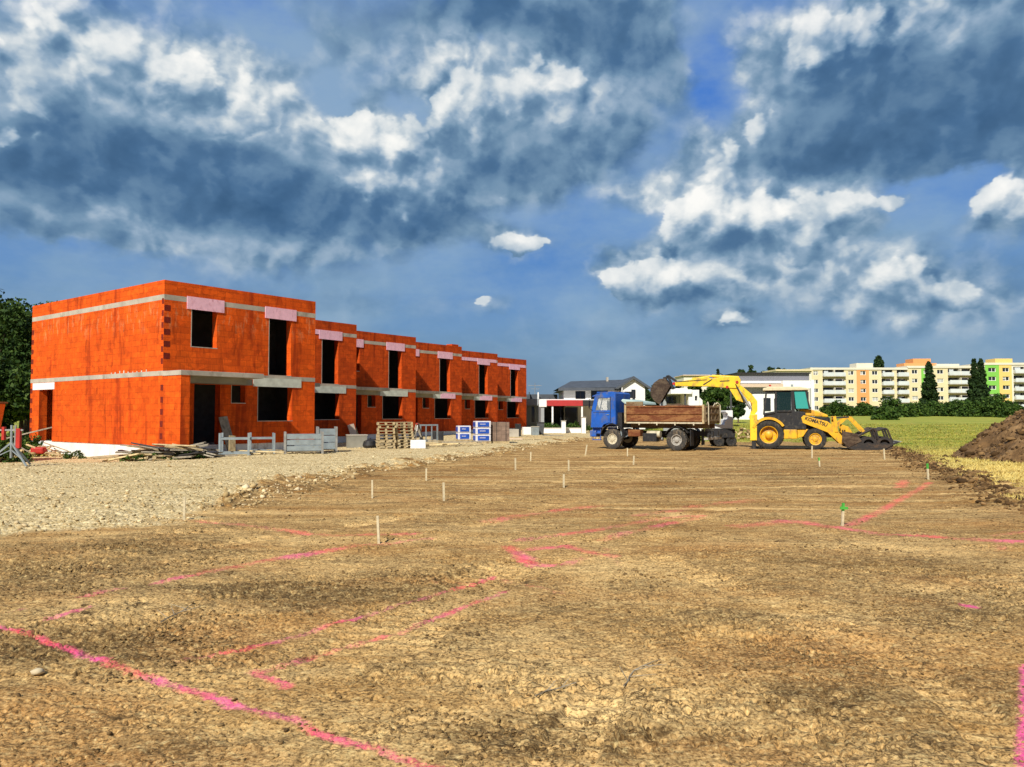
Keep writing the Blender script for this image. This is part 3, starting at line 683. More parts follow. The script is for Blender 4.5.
# ------------------------------------------------------------------ vegetation
def leaves(centers, radii, per, size, rng, squash=.8):
    n = len(centers)*per
    c = np.repeat(centers, per, 0); r = np.repeat(radii, per)
    d = rng.normal(size=(n,3)); d /= np.linalg.norm(d, axis=1)[:,None]
    rad = r*rng.uniform(.35, 1.08, n)**.6
    p = c + d*rad[:,None]*np.array([1,1,squash])
    a = rng.normal(size=(n,3)); a /= np.linalg.norm(a, axis=1)[:,None]
    b = np.cross(a, d+rng.normal(0,.6,(n,3))); b /= np.linalg.norm(b, axis=1)[:,None]+1e-9
    s = size*rng.uniform(.6, 1.4, n)[:,None]
    V = np.stack([p-a*s-b*s*.5, p+a*s*.2-b*s*.6, p+a*s+b*s*.1, p-a*s*.1+b*s*.7], 1).reshape(-1,3)
    return V, np.arange(4*n).reshape(-1,4)
def tree(name, label, x, y, h, w, kind='round', mat='leaf', nc=60, per=60, size=.16, seed=1, group=None, z=None, cat='tree', base=.25):
    r = np.random.default_rng(seed); z = gz(x, y)-.05 if z is None else z
    t = empty(name, (x, y, z)); tag(t, label, cat, group)
    mb = MB()
    if kind == 'round':
        H0 = h*base
        mb.cyl((0,0,-.3), (0,0,H0), h*.028, h*.02, 8); mb.cyl((0,0,H0), (w*.03,0,h*.8), h*.02, h*.006, 7)
        u = r.normal(size=(nc,3)); u /= np.linalg.norm(u,axis=1)[:,None]; rr = r.uniform(.3, 1, nc)**.45
        cen = u*rr[:,None]*np.array([w*.42, w*.42, (h-H0)*.42]) + np.array([0,0,H0+(h-H0)*.5])
        rad = r.uniform(.09, .17, nc)*w
        for k in range(min(12, nc)): mb.cyl((0,0,H0+(cen[k,2]-H0)*.4), tuple(cen[k]), h*.009, h*.003, 5)
    elif kind == 'conifer':
        mb.cyl((0,0,-.3), (0,0,h*.97), h*.018, h*.003, 7)
        f = r.random(nc)**1.2; a = r.uniform(0, 6.28, nc); prof = np.where(f < .12, .6+f*3, 1-(f-.12)/.88)**.8
        q = r.uniform(.2, 1, nc)**.6*prof*w*.42*(1+.2*np.sin(f*37)); cen = np.stack([np.cos(a)*q, np.sin(a)*q, f*h*.94+h*.04], 1)
        rad = (.07+.12*prof)*w*r.uniform(.8, 1.3, nc)
        for k in range(min(14, nc)): mb.cyl((0,0,cen[k,2]), tuple(cen[k]), h*.005, h*.002, 4)
    else:  # bush
        u = r.normal(size=(nc,3)); u /= np.linalg.norm(u,axis=1)[:,None]; u[:,2] = np.abs(u[:,2]); rr = r.uniform(.2, 1, nc)**.5
        cen = u*rr[:,None]*np.array([w*.45, w*.3, h*.82]); rad = r.uniform(.10, .2, nc)*min(w, h*1.6)
        for k in range(8): mb.cyl((0,0,-.1), tuple(cen[k]), .03*h, .008*h, 5)
    V, Fc = leaves(cen, rad, per, size, r)
    mb.build('trunk', 'bark', t)
    o = bignp('crown', V, Fc, mat); o.parent = t
    return t
GL = 'leafy trees at the left edge'
for k, (x, y, h, w, lb) in enumerate([(-41.2,61,12.4,8.5,'tall dark leafy tree touching the left edge of the picture'),(-41.5,66,13.0,8,'dark leafy tree next to the gable, tallest on the left'),
     (-37.2,54,6.2,7,'lower leafy tree in front of the tall ones at the far left'),(-38.2,60,8.5,5,'small leafy tree just behind the gable corner')]):
    tree('leafy_tree', lb, x, y, h, w, 'round', 'leaf', 80, 110, .17, 10+k, GL, base=.08)
tree('shrub', 'dark low shrub behind the debris left of the gable', -24.5, 38.5, 1.3, 3.2, 'bush', 'leafbush', 30, 60, .07, 20, cat='shrub')
tree('shrub', 'dark weedy shrub behind the tripod prop at the left edge', -20.4, 31.2, .75, 2.2, 'bush', 'leafbush', 26, 60, .05, 21, cat='shrub')

# apartment blocks ------------------------------------------------------------
def apartment(name_label, px0, px1, Y, roofz, cols, strips, wallmat, dz, roofboxes):
    cx = at((px0+px1)/2, Y); W = at(px1, Y)-at(px0, Y); z0 = 1.8
    t = empty('apartment_block', (at(px0, Y), Y, z0)); tag(t, name_label, 'apartment block', 'pastel apartment blocks')
    X = lambda px: at(px, Y)-at(px0, Y)
    holes = []; zc = [14.95+dz, 12.13+dz, 9.35+dz, 6.6+dz, 3.8+dz]
    for c in cols:
        for k, z in enumerate(zc):
            if z-1 < z0+.4: continue
            if c[0] == 'w': holes.append((X(c[1]), X(c[2]), z-.65-z0, z+.65-z0))
            else: holes.append((X(c[1]), X(c[2]), z-1.1-z0, z+.95-z0))
    mb = MB(); H = roofz-z0
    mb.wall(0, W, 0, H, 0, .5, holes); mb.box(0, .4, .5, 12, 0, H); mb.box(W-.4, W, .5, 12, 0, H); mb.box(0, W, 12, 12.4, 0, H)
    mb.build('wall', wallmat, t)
    MB().box(-.2, W+.2, -.25, 12.6, H+.002, H+.7).build('roof_edge', 'pale', t)
    MB().box(.45, W-.45, 2.2, 2.4, 0, H-.1).build('dark_backing', 'loggia', t)
    for a, b, m in strips:
        mb = MB(); mb.wall(X(a), X(b), .2, H-.02, -.10, -.003, [h for h in holes if h[0] > X(a) and h[1] < X(b)]); mb.build('colour_strip', m, t)
    rr = random.Random(int(px0))
    for c in cols:
        for k, z in enumerate(zc):
            if z-1 < z0+.4: continue
            a, b = X(c[1]), X(c[2])
            if c[0] == 'w':
                mb = MB(); mb.m = 0; c0, c1 = z-.65-z0, z+.65-z0
                for q in ((a,a+.12,c0,c1),(b-.12,b,c0,c1),(a+.12,b-.12,c0,c0+.1),(a+.12,b-.12,c1-.1,c1),((a+b)/2-.06,(a+b)/2+.06,c0+.1,c1-.1)): mb.box(q[0], q[1], .12, .22, q[2], q[3])
                mb.m = 1; mb.box(a+.12, b-.12, .24, .28, c0+.1, c1-.1)
                mb.m = 2
                if rr.random() < .4: mb.box(a+.12, (a+b)/2+(0 if rr.random() < .6 else .9*(b-a)/2-.1), .225, .238, c0+.1+rr.choice((0,.3)), c1-.1)
                mb.build('window', ['white','glass','glasslit'], t)
            else:
                fl = z-1.1-z0
                mb = MB(); mb.box(a-.1, b+.1, -1.1, .49, fl-.15, fl+.02)
                mb.m = 1; n = c[3] if len(c) > 3 else 1
                for q in range(n):
                    u0 = a+(b-a)*q/n+.04; u1 = a+(b-a)*(q+1)/n-.04; mb.box(u0, u1, -1.09, -1.02, fl+.05, fl+1.25)
                mb.box(a-.08, a-.0, -1.0, -.004, fl+.03, fl+1.0); mb.box(b, b+.08, -1.0, -.004, fl+.03, fl+1.0)
                mb.m = 2; mb.box(a+.3, (a+b)/2-.2, 1.0, 1.05, fl+.1, fl+1.95); mb.box((a+b)/2+.1, b-.3, 1.0, 1.05, fl+.6, fl+1.95)
                mb.m = 3; mb.box((a+b)/2-.2, (a+b)/2+.1, .98, 1.06, fl, fl+2.0)
                if n == 2: mb.box((a+b)/2-.08, (a+b)/2+.08, -1.1, .97, fl+.03, fl+2.04)
                if rr.random() < .35: mb.m = 1; mb.box(a+.5, a+.5+(b-a)*rr.uniform(.15,.3), .2, .3, fl+.5, fl+1.95)
                mb.box(a, a+.25, .5, 1.1, fl, fl+2.05)
                mb.build('balcony', ['conc','balc','glass','pale'], t)
    for (a, b, m, zh, y0) in roofboxes: MB().box(X(a), X(b), y0, y0+5, H+.7, H+.7+zh).build('roof_house', m, t)
    return t
YA = 245.
apartment('cream apartment block with an orange stairwell strip, left of the three', 811, 907.5, YA, 15.95, [('w',813.6,818.6),('b',823,844.6,2),('w',848.6,854.2),('w',860.6,866.2),('w',872.4,878.2),('b',882,893,1),('b',897.3,908.8-.9,1)], [(857,869.3,'orange')], 'cream', 0, [(858.5,875,'pale',1.5,1)])
apartment('cream and green apartment block with the orange roof storey, behind the single cypress', 907.8, 984.6, YA, 16.5, [('w',912.3,918.2),('w',924,929.5),('w',937.6,944),('b',948.5,971,2),('w',974.4,980)], [(921.8,929.9+.6,'lime')], 'cream', .35, [(908,941,'orange',1.0,2),(920.5,938.5,'orange',2.6,4),(939,962,'pale',.7,1)])
apartment('green and yellow apartment block rising behind the soil heap at the right edge', 984.9, 1085, YA, 17.5, [('w',988.8,996.4),('w',1003,1009.8),('b',1014.2,1036,2),('w',1042,1048),('w',1055,1061),('b',1066,1082,1)], [(985.6,999.6,'lime'),(999.7,1012.2,'yell')], 'pale', 1.0, [(998,1015.5,'yell',1.4,1)])

# cypress and conifers
tree('cypress', 'single slim dark cypress in front of the orange roofed block', at(929.5,190), 190, hz(362.5,190)-gz(0,190)+.3, 4.6, 'conifer', 'leafdark', 150, 70, .30, 31, 'dark cypress trees')
tree('cypress', 'left one of the two tall touching cypresses', at(974.8,186), 186, hz(359.5,186)-gz(0,186)+.3, 3.7, 'conifer', 'leafdark', 150, 70, .30, 32, 'dark cypress trees')
tree('cypress', 'right one of the two tall touching cypresses', at(981.8,186.5), 186.5, hz(359.5,186)-gz(0,186)+.3, 3.9, 'conifer', 'leafdark', 150, 70, .30, 33, 'dark cypress trees')
tree('conifer', 'dark pointed conifer top showing above the roof of the left apartment block', at(879.5,275), 275, hz(357,275)-2, 9.5, 'conifer', 'leafdark', 150, 70, .45, 34)
# bushes of the hedge, from left to right
HB = 'bushes in front of the apartment blocks'
for k, (px, w, ytop, Y, lb) in enumerate([(836,30,399.5,150,'low dark bush at the left end of the hedge, above the loader bonnet'),(862,30,400.5,152,'flat dark bush below the orange stairwell strip'),
     (893,36,394.5,140,'large round bush nearest behind the loader bucket'),(886,22,403,118,'small round bush standing out in front of the hedge'),(917,26,399,146,'round bush left of the single cypress'),
     (940,32,397.5,150,'wide bush right of the single cypress'),(958,28,396,146,'bush between the single cypress and the pair of cypresses'),(975,24,399,142,'low bush at the foot of the two cypresses'),
     (997,28,390.5,140,'tall dark bush right of the two cypresses'),(1012,24,400,135,'bush half hidden behind the top of the soil heap')]):
    h = hz(ytop, Y)-gz(at(px,Y), Y)
    tree('bush', lb, at(px,Y), Y, h, w*Y/F*1.15, 'bush', 'leafbush', 70, 80, .20, 50+k, HB, cat='bush')
# tree line far beyond the roofs
FT = 'far trees above the roofs'
for k, (px, w, ytop, kind, lb) in enumerate([(718,7,368.5,'conifer','small pointed tree top poking over the boom'),(741,17,366.5,'round','leftmost round far tree above the long roof'),(752,16,363,'round','far tree above the long roof, second from the left'),
     (769,16,362,'round','tallest far tree above the long grey roof'),(781,15,363.5,'round','far tree above the long roof, just right of the tallest'),(791,14,365,'round','rightmost of the clustered far trees above the long roof'),(803,12,367.5,'round','lone low far tree right of the cluster')]):
    Y = 320; h = hz(ytop,Y)-2.5
    tree('far_tree', lb, at(px,Y), Y, h, w*Y/F, kind, 'leafdark', 60, 70, .5, 80+k, FT, base=.15)
BT = 'dark trees between the white house and the backhoe'
for k, (px, w, ytop, Y, mat, lb) in enumerate([(646,18,385,95,'leafdark','dark tree directly right of the white house gable'),(660,22,379.5,96,'leafdark','dark tree behind the raised digging bucket'),(676,22,379.5,98,'leafdark','dark tree behind the elbow of the digging bucket'),
     (697,26,379,92,'leaf','dark green tree beneath the left half of the boom'),(713,26,381,84,'leafbush','bright green leafy tree under the yellow boom'),(728,20,383,86,'leafbush','green tree under the boom elbow'),(738,14,388,100,'leafdark','dark tree behind the slanting boom')]):
    tree('garden_tree', lb, at(px,Y), Y, hz(ytop,Y)-gz(0,Y), w*Y/F, 'round', mat, 70, 80, .16, 100+k, BT, base=.08)

# ------------------------------------------------------------------ background buildings
def bx(t, name, mat, px0, px1, ytop, ybot, Y, depth, ref, y0=0, bevel=0):
    x0, y_, z_ = ref
    return MB().box(at(px0,Y)-x0, at(px1,Y)-x0, Y-y_+y0, Y-y_+depth, hz(ybot,Y)-z_, hz(ytop,Y)-z_).build(name, mat, t, bevel=bevel)
# white house
Y = 78.; g0 = gz(5,Y)
ref = (at(597,Y), Y, g0); t = empty('white_house', ref); tag(t, 'white two storey house with dark hipped roof behind the blue truck', 'house')
x = lambda px: at(px,Y)-at(600,Y); z = lambda py: hz(py+1,Y)-ref[2]
holes = [(x(578.5),x(588.5),z(398),z(390)),(x(594),x(611),z(398),z(389.5)),(x(625),x(636.5),z(397),z(390))]
mb = MB(); mb.wall(x(567),x(622.5),0,z(387),0,.4,holes[:2]); mb.box(x(567),x(567)+.4,.4,9,0,z(387)); mb.box(x(567),x(645),9,9.4,0,z(387)); mb.build('wall','whitewall',t)
# gable wing facing the camera
gp = [(x(623),0),(x(646),0),(x(646),z(386)),(x(634.5),z(377.6)),(x(623),z(386))]
mb = MB(); mb.prism(gp, -1.2, 8.9); mb.build('gable_wall','whitewall',t)
mb = MB(); e = .6
mb.prism([(x(621)-.2,z(387)-.15),(x(634.5),z(377.0)-.15),(x(634.5),z(377.0)+.12),(x(621)-.5,z(387)-.1)], -1.6, 9.5)
mb.prism([(x(648)+.2,z(387)-.15),(x(634.5),z(377.0)-.15),(x(634.5),z(377.0)+.12),(x(648)+.5,z(387)-.1)], -1.6, 9.5)
mb.add([(x(561),-.8,z(387.2)),(x(625),-.8,z(386.6)),(x(634.5),4.3,z(376.6)),(x(577),4.3,z(378.4)),(x(561),10,z(387.2)),(x(634),10,z(387.2))],[(0,1,2,3),(0,3,4),(3,2,5,4)])
mb.add([(x(561),-.8,z(387.2)-.25),(x(625),-.8,z(386.6)-.25),(x(634),10,z(387.2)-.25),(x(561),10,z(387.2)-.25)],[(0,1,2,3)])
mb.box(x(561),x(625),-.82,-.79,z(387.0)-.28,z(387.0))
mb.build('roof','roof',t)
MB().box(x(613.5),x(615.5),3.2,3.8,z(381),z(374.5)).build('chimney','conc',t)
for a,b,c,d in holes[:2]:
    mb = MB(); mb.box(a,b,.2,.25,c,d); mb.m=1
    for q in ((a,a+.08),(b-.08,b),((a+b)/2-.04,(a+b)/2+.04)): mb.box(q[0],q[1],.13,.19,c,d)
    mb.build('window',['glass','trim'],t)
mb = MB(); mb.box(x(625.5),x(636.5),-1.26,-1.205,z(397),z(391)); mb.m=1; mb.box(x(632.5),x(636.5),-1.27,-1.21,z(391),z(389)); mb.build('window',['glass','glass'],t)
MB().box(x(622.6),x(623.4),-1.5,-1.3,0,z(387)).build('downpipe','white',t)
MB().box(x(600),x(626),-2.6,-1.3,z(399.5),z(398)).build('balcony_slab','conc',t)
# annex with red fascia
Y = 74.; ref = (at(575,Y), Y, gz(5,Y)); t = empty('garage_annex', ref); tag(t, 'single storey white annex with a long red fascia left of the truck cab', 'annex')
x = lambda px: at(px,Y)-ref[0]; z = lambda py: hz(py,Y)-ref[2]
MB().box(x(540),x(600),0,5,z(403.5),z(399.2)).build('roof','whitewall',t)
MB().box(x(539),x(546.5),-.1,-.01,z(406.8),z(399.6)).build('white_fascia','white',t)
MB().box(x(546.6),x(581.5),-1.4,-.01,z(406),z(400.4)).build('red_fascia','redfascia',t)
MB().box(x(581.6),x(596),-1.4,-.01,z(406),z(400.4)).build('dark_fascia','trim',t)
MB().wall(x(540),x(600),0,z(403.6),4.4,4.8,[]).build('back_wall','darkgrey',t)
MB().box(x(541),x(541)+.3,0,4.3,0,z(403.6)).build('side_wall','greywall',t)
for a in (551,580): MB().box(x(a),x(a+1.6),-1.3,-1.0,0,z(406.1)).build('post','white',t)
MB().box(x(560),x(561),-.2,4.3,0,z(406.1)).box(x(566),x(579),1.5,1.6,0.1,z(407)).build('glazing','glass',t)
# grey flat building at far left of it
Y = 82.; ref = (at(530,Y), Y, gz(5,Y)); t = empty('grey_bungalow', ref); tag(t, 'low grey flat roofed building just right of the orange houses', 'building')
x = lambda px: at(px,Y)-ref[0]; z = lambda py: hz(py,Y)-ref[2]
hl = [(x(531.5),x(534.5),.6,z(406.5)),(x(541),x(546),0.1,z(406.5))]
mb = MB(); mb.wall(x(515),x(548),0,z(405.6),0,.3,hl); mb.box(x(515),x(548),4,4.3,0,z(405.6)); mb.build('wall','greywall',t)
MB().box(x(514),x(540),-.8,4.5,z(405.5),z(399.0)).build('roof_fascia','greywall',t)
MB().box(x(526),x(561),6,7,z(400),z(392.8)).box(x(530),x(531),5,6,0.3,z(390.5)).build('dark_roof','roof',t)
MB().box(x(539),x(540.4),4.8,5.4,z(399),z(391)).build('chimney','white',t)
for a,b,c,d in hl: MB().box(a,b,.15,.2,c,d).build('window','glass',t)
# white kiosk house seen between bucket and boom
Y = 70.; ref = (at(680,Y), Y, gz(8,Y)); t = empty('white_bungalow', ref); tag(t, 'small white flat roofed house with a covered terrace above the tipper bed', 'house')
x = lambda px: at(px,Y)-ref[0]; z = lambda py: hz(py,Y)-ref[2]
MB().box(x(667.5),x(688),-1.5,3,z(394.2),z(390)).box(x(678),x(690),1,4,z(389.9),z(388)).build('roof_slab','white',t)
MB().wall(x(685.5),x(696),0,z(390.3),-1.2,-.9,[(x(691.8),x(694.2),z(400.8),z(396.2))]).box(x(685.5),x(685.5)+.3,-.88,3,0,z(390.3)).box(x(696)-.3,x(696),-.88,3,0,z(390.3)).build('wall','whitewall',t)
MB().prism([(x(696),0),(x(699.5),0),(x(699.5),z(400.5)),(x(696),z(397))],-1.1,2).build('side_wing','whitewall',t)
MB().box(x(668),x(685),2.2,2.5,0,z(394.3)).build('terrace_wall','greywall',t)
MB().box(x(671),x(681),2.1,2.15,z(403),z(396)).box(x(691.8),x(694.2),-1.0,-.95,z(400.8),z(396.2)).build('window','glass',t)
MB().box(x(681.5),x(683),-1.3,-1.1,0,z(394.3)).build('post','darkgrey',t)
# long warehouse
Y = 120.; ref = (at(780,Y), Y, gz(30,Y)); t = empty('long_hall', ref); tag(t, 'long white hall with stepped grey flat roof behind the backhoe cab', 'hall')
x = lambda px: at(px,Y)-ref[0]; z = lambda py: hz(py,Y)-ref[2]
MB().box(x(739.5),x(812),1,12,z(380.5),z(373)).build('roof_sheeting','grille',t)
MB().box(x(738.5),x(812.6),.6,12.2,z(373.5),z(372.2)).build('roof_edge','trim',t)
MB().box(x(741),x(812),.2,11,z(383.2),z(380.8)).build('white_band','white',t)
MB().box(x(738),x(781.5),-.8,10,z(387.2),z(384)).build('beige_fascia','beige',t)
MB().box(x(781.6),x(810),-.6,10,z(388.5),z(380.7)).build('white_fascia','white',t)
MB().box(x(740),x(810),.8,10.5,0,z(384)).build('wall','greywall',t)
MB().box(x(733.5),x(753),-.4,.78,0,z(394.5)).build('white_wall','white',t); MB().box(x(753.2),x(779),-.2,.75,0,z(394.0)).build('white_wall','white',t)
MB().box(x(809),x(812.3),-.9,-.3,0,z(380)).build('corner_column','white',t)
MB().box(x(795),x(808),-.3,.79,z(405),z(392)).box(x(763),x(770),-.27,-.205,z(411),z(398)).build('window','glass',t)
# cream roofs glimpsed further off
Y = 150.; ref = (at(696,Y), Y, gz(36,Y)); t = empty('cream_hall', ref); tag(t, 'distant low cream building whose roof edge shows just above the boom', 'building')
x = lambda px: at(px,Y)-ref[0]; z = lambda py: hz(py,Y)-ref[2]
MB().box(x(684),x(709),0,8,0,z(375.8)).build('wall','pale',t); MB().box(x(683),x(710),-.4,8.4,z(375.7),z(374.8)).build('roof_edge','beige',t)
Y = 200.; ref = (at(795,Y), Y, gz(70,Y)); t = empty('pale_block', ref); tag(t, 'pale flat roofed block between the long hall and the cream apartments', 'building')
x = lambda px: at(px,Y)-ref[0]; z = lambda py: hz(py,Y)-ref[2]
MB().box(x(776),x(812),0,10,0,z(371)).build('wall','pale',t); MB().box(x(775.5),x(812.4),-.4,10.4,z(370.9),z(369.4)).build('roof_edge','cream',t)

# garden wall bits and posts
def simple(name, label, cat, px, py, builder, group=None, rz=0, Y=None):
    if Y is None: x, y = gpt(px, py)
    else: x, y = at(px, Y), Y
    t = empty(name, (x, y, gz(x, y)), rz); tag(t, label, cat, group); builder(t); return t
def gatepost(h, w):
    def b(t): MB().box(-w/2,w/2,-w/2,w/2,-.1,h).build('post','white',t,bevel=.02); MB().box(-w/2-.04,w/2+.04,-w/2-.04,w/2+.04,h+.001,h+.06).build('cap','conc',t)
    return b
simple('gate_post','white square gate post standing alone left of the truck','post',563.5,433,gatepost(1.05,.36),'white gate posts',Y=66)
simple('gate_post','taller white square gate post touching the truck cab in view','post',583.5,433,gatepost(1.35,.36),'white gate posts',Y=66)
def lw(t): MB().box(at(535,67)-at(560,67),at(581,67)-at(560,67),0,.25,-.2,.42).build('wall','white',t); MB().box(at(534.5,67)-at(560,67),at(581.5,67)-at(560,67),-.03,.28,.421,.47).build('coping','conc',t)
simple('garden_wall','low cream garden wall in front of the annex','wall',560,429,lw,Y=67)
for k,(px,h) in enumerate([(554,1.1),(574,1.4),(548,1.0)]):
    tree('rose_bush', ['small sparse shrub by the white annex post','leafy shrub in front of the dark carport','small shrub at the left end of the annex'][k], at(px,69), 69, h, 1.6, 'bush','leafbush',22,40,.08,140+k,'shrubs in front of the annex',cat='shrub')
def hedge_row(t):
    r = np.random.default_rng(3); n=90; cen = np.stack([r.uniform(-2.6,2.6,n), r.uniform(-.3,.3,n), r.uniform(.1,.55,n)],1)
    V,Fc = leaves(cen, r.uniform(.15,.3,n), 40, .06, r); o = bignp('foliage',V,Fc,'leafbush'); o.parent=t
    mb=MB()
    for k in range(12): mb.cyl((-2.5+k*.45,0,-.05),(-2.5+k*.45,.05,.45),.02,.01,5)
    mb.build('stem','bark',t)
simple('low_hedge','low green hedge behind the garden wall of the annex','hedge',562,428,hedge_row,Y=68.5)
def pole(t): MB().cyl((0,0,-.3),(0,0,hz(388,62)-gz(17,62)),.09,.07,10).build('shaft','darkgrey',t); MB().cyl((0,0,-.1),(0,0,.3),.14,.12,10).build('base','conc',t)
simple('utility_pole','thin dark pole standing behind the rear of the tipper truck','pole',731,430,pole,Y=62)
def apole(t): MB().cyl((0,0,0),(0,0,5.0),.05,.03,8).build('shaft','steel',t); MB().bar((-.8,0,4.7),(.8,0,4.7),.05,.05).bar((-.5,0,4.3),(.5,0,4.3),.05,.05).build('crossarm','steel',t)
simple('antenna_mast','thin antenna mast rising above the grey flat roofed building','antenna',535,430,apole,Y=92)

# ------------------------------------------------------------------ wheels
def wheel(parent, x, y, z, r, w, side, rimmat, lugs, tyremat='rubber', rimr=.56, deep=.08):
    """side -1: outer face toward -y"""
    mb = MB(); h = w/2
    prof = [(r*rimr,-h*.8),(r*.70,-h),(r*.90,-h*.98),(r*.975,-h*.82),(r*.98,h*.82),(r*.90,h*.98),(r*.70,h),(r*rimr,h*.8)]
    mb.lathe(prof, (0,0,0), 36)
    if lugs:
        for k in range(lugs):
            for sgn in (-1,1):
                a = 2*math.pi*(k+(.5 if sgn>0 else 0))/lugs; a2 = a+.16*sgn*0+.12
                p = Vector((math.cos(a)*r*.985, sgn*h*.02, math.sin(a)*r*.985)); q = Vector((math.cos(a2)*r*.965, sgn*h*.97, math.sin(a2)*r*.965))
                mb.bar(p, q, r*.075, r*.07, up=(math.cos(a),0,math.sin(a)))
    wv = mb.build('wheel', tyremat, parent, smooth=True, loc=(x,y,z))
    s = side; mb = MB()
    mb.lathe([(r*rimr+.005,s*h*.86),(r*rimr-.03,s*h*.80),(r*rimr*.86,s*(h*.8-deep)),(r*rimr*.45,s*(h*.8-deep*.9)),(r*rimr*.40,s*(h*.8-deep*.2)),(r*rimr*.22,s*(h*.8)),(.001,s*h*.82)], (0,0,0), 28)
    mb.lathe([(r*rimr+.005,-s*h*.8),(.001,-s*h*.7)], (0,0,0), 20)
    mb.build('rim', rimmat, wv, smooth=True)
    mb = MB()
    for k in range(8):
        a = 2*math.pi*k/8; c = (math.cos(a)*r*rimr*.62, 0, math.sin(a)*r*rimr*.62)
        mb.cyl((c[0], s*(h*.8-deep), c[2]), (c[0], s*(h*.8-deep+.035), c[2]), r*.028, n=6)
    mb.build('wheel_nut', 'steel', wv)
    return wv

# ------------------------------------------------------------------ tipper truck
th = R(32); RX, RYy = 9.35, 37.5
tl = (RX+1.2*math.sin(th), RYy+1.2*math.cos(th)); gzt = -.22
T = empty('tipper_truck', (tl[0], tl[1], gzt), R(148)); tag(T, 'blue cab tipper truck with rusty brown drop side bed, parked side on', 'truck')
# local: x forward from the tail, +y faces the camera
MB().box(-.2,5.9,.33,.45,.72,.95).box(-.2,5.9,-.45,-.33,.72,.95).box(.6,.8,-.33,.33,.74,.92).box(2.4,2.6,-.33,.33,.74,.92).box(4.2,4.4,-.33,.33,.74,.92).build('chassis','black',T)
for s in (1,-1):
    for xx, dual, rm in ((1.45,1,'rimgrey'),(4.92,0,'rimpale')):
        if dual:
            wheel(T, xx, s*.99, .53, .53, .27, s, rm, 26, 'rubber', .52, .10); wheel(T, xx, s*.68, .53, .53, .27, s, rm, 0, 'rubber', .52, .1)
        else: wheel(T, xx, s*1.0, .525, .525, .28, s, rm, 26, 'rubber', .52, .05)
MB().cyl((1.45,-.9,.53),(1.45,.9,.53),.10).cyl((1.45,-.2,.53),(1.45,.2,.53),.26).cyl((4.92,-.9,.53),(4.92,.9,.53),.09).cyl((1.45,0,.55),(4.5,0,.85),.06).build('axle','black',T)
mb = MB()
for s in (1,-1): mb.cyl((4.1,s*.62,.55),(4.1,s*.62,.85),.01)
MB().box(2.5,3.25,.55,1.1,.42,.85).build('fuel_tank','black',T,bevel=.02); MB().box(3.3,3.7,-1.0,-.5,.4,.9).build('battery_case','black',T,bevel=.02)
MB().box(3.35,4.02,.72,1.16,.68,1.02).build('toolbox','rustbed',T,bevel=.015)
MB().cyl((2.35,.90,.80),(3.05,.90,.80),.17,n=16).build('air_tank','rimpale',T,smooth=True)
MB().cyl((2.3,.7,.55),(2.9,.7,.55),.10,n=12).build('silencer','steel',T,smooth=True)
# bed: floor, side boards with ribs
BX0, BX1, BZ0, BZ1 = 0, 4.15, 1.40, 2.24
MB().box(BX0,BX1,-1.2,1.2,BZ0-.07,BZ0+.02).box(BX0,BX1,-.5,-.38,BZ0-.3,BZ0-.072).box(BX0,BX1,.38,.5,BZ0-.3,BZ0-.072).build('bed_floor','rustgrey',T)
for s in (1,-1):
    mb = MB(); y0, y1 = (1.16,1.2) if s>0 else (-1.2,-1.16)
    mb.box(BX0,BX1,y0,y1,BZ0+.03,BZ1)
    for zz,hh in ((BZ0+.05,.09),(BZ0+.40,.10),(BZ1-.09,.09)): mb.prism([(BX0+.01,zz),(BX1-.01,zz),(BX1-.01,zz+hh),(BX0+.01,zz+hh)], s*1.201, s*1.245)
    mb.build('side_board','rustbed',T,bevel=.012)
    mb = MB()
    for xx in (BX0+.03,BX1-.03): mb.box(xx-.05,xx+.05,s*1.15-.05,s*1.15+.12*s if s>0 else s*1.15+.05,BZ0-.05,BZ1+.04) if s>0 else mb.box(xx-.05,xx+.05,-1.27,-1.12,BZ0-.05,BZ1+.04)
    mb.build('corner_post','wood',T)
    mb = MB()
    for k in range(4): mb.box(.5+k*.95,.56+k*.95,s*1.19-.03,s*1.19+.03,BZ0-.14,BZ0+.02)
    mb.box(BX0,BX1-.05,s*1.21-.012,s*1.21+.012,BZ0-.06,BZ0+.01)
    mb.build('hinge','rimpale',T)
MB().box(BX1-.001,BX1+.05,-1.2,1.2,BZ0,BZ1+.12).box(BX1+.0505,BX1+.1,-1.1,-1.0,BZ0,BZ1+.1).box(BX1+.0505,BX1+.1,1.0,1.1,BZ0,BZ1+.1).build('headboard','rustgrey',T)
mb = MB(); mb.prism([(3.35,BZ1+.06),(4.15,BZ1+.06),(4.42,BZ1+.26),(4.36,BZ1+.36),(3.4,BZ1+.20)], -1.12, 1.12); mb.build('folded_tarpaulin','tarp',T,bevel=.03)
MB().box(3.2,4.12,1.10,1.15,BZ1-.1,BZ1+.22).build('top_board','rustgrey',T)
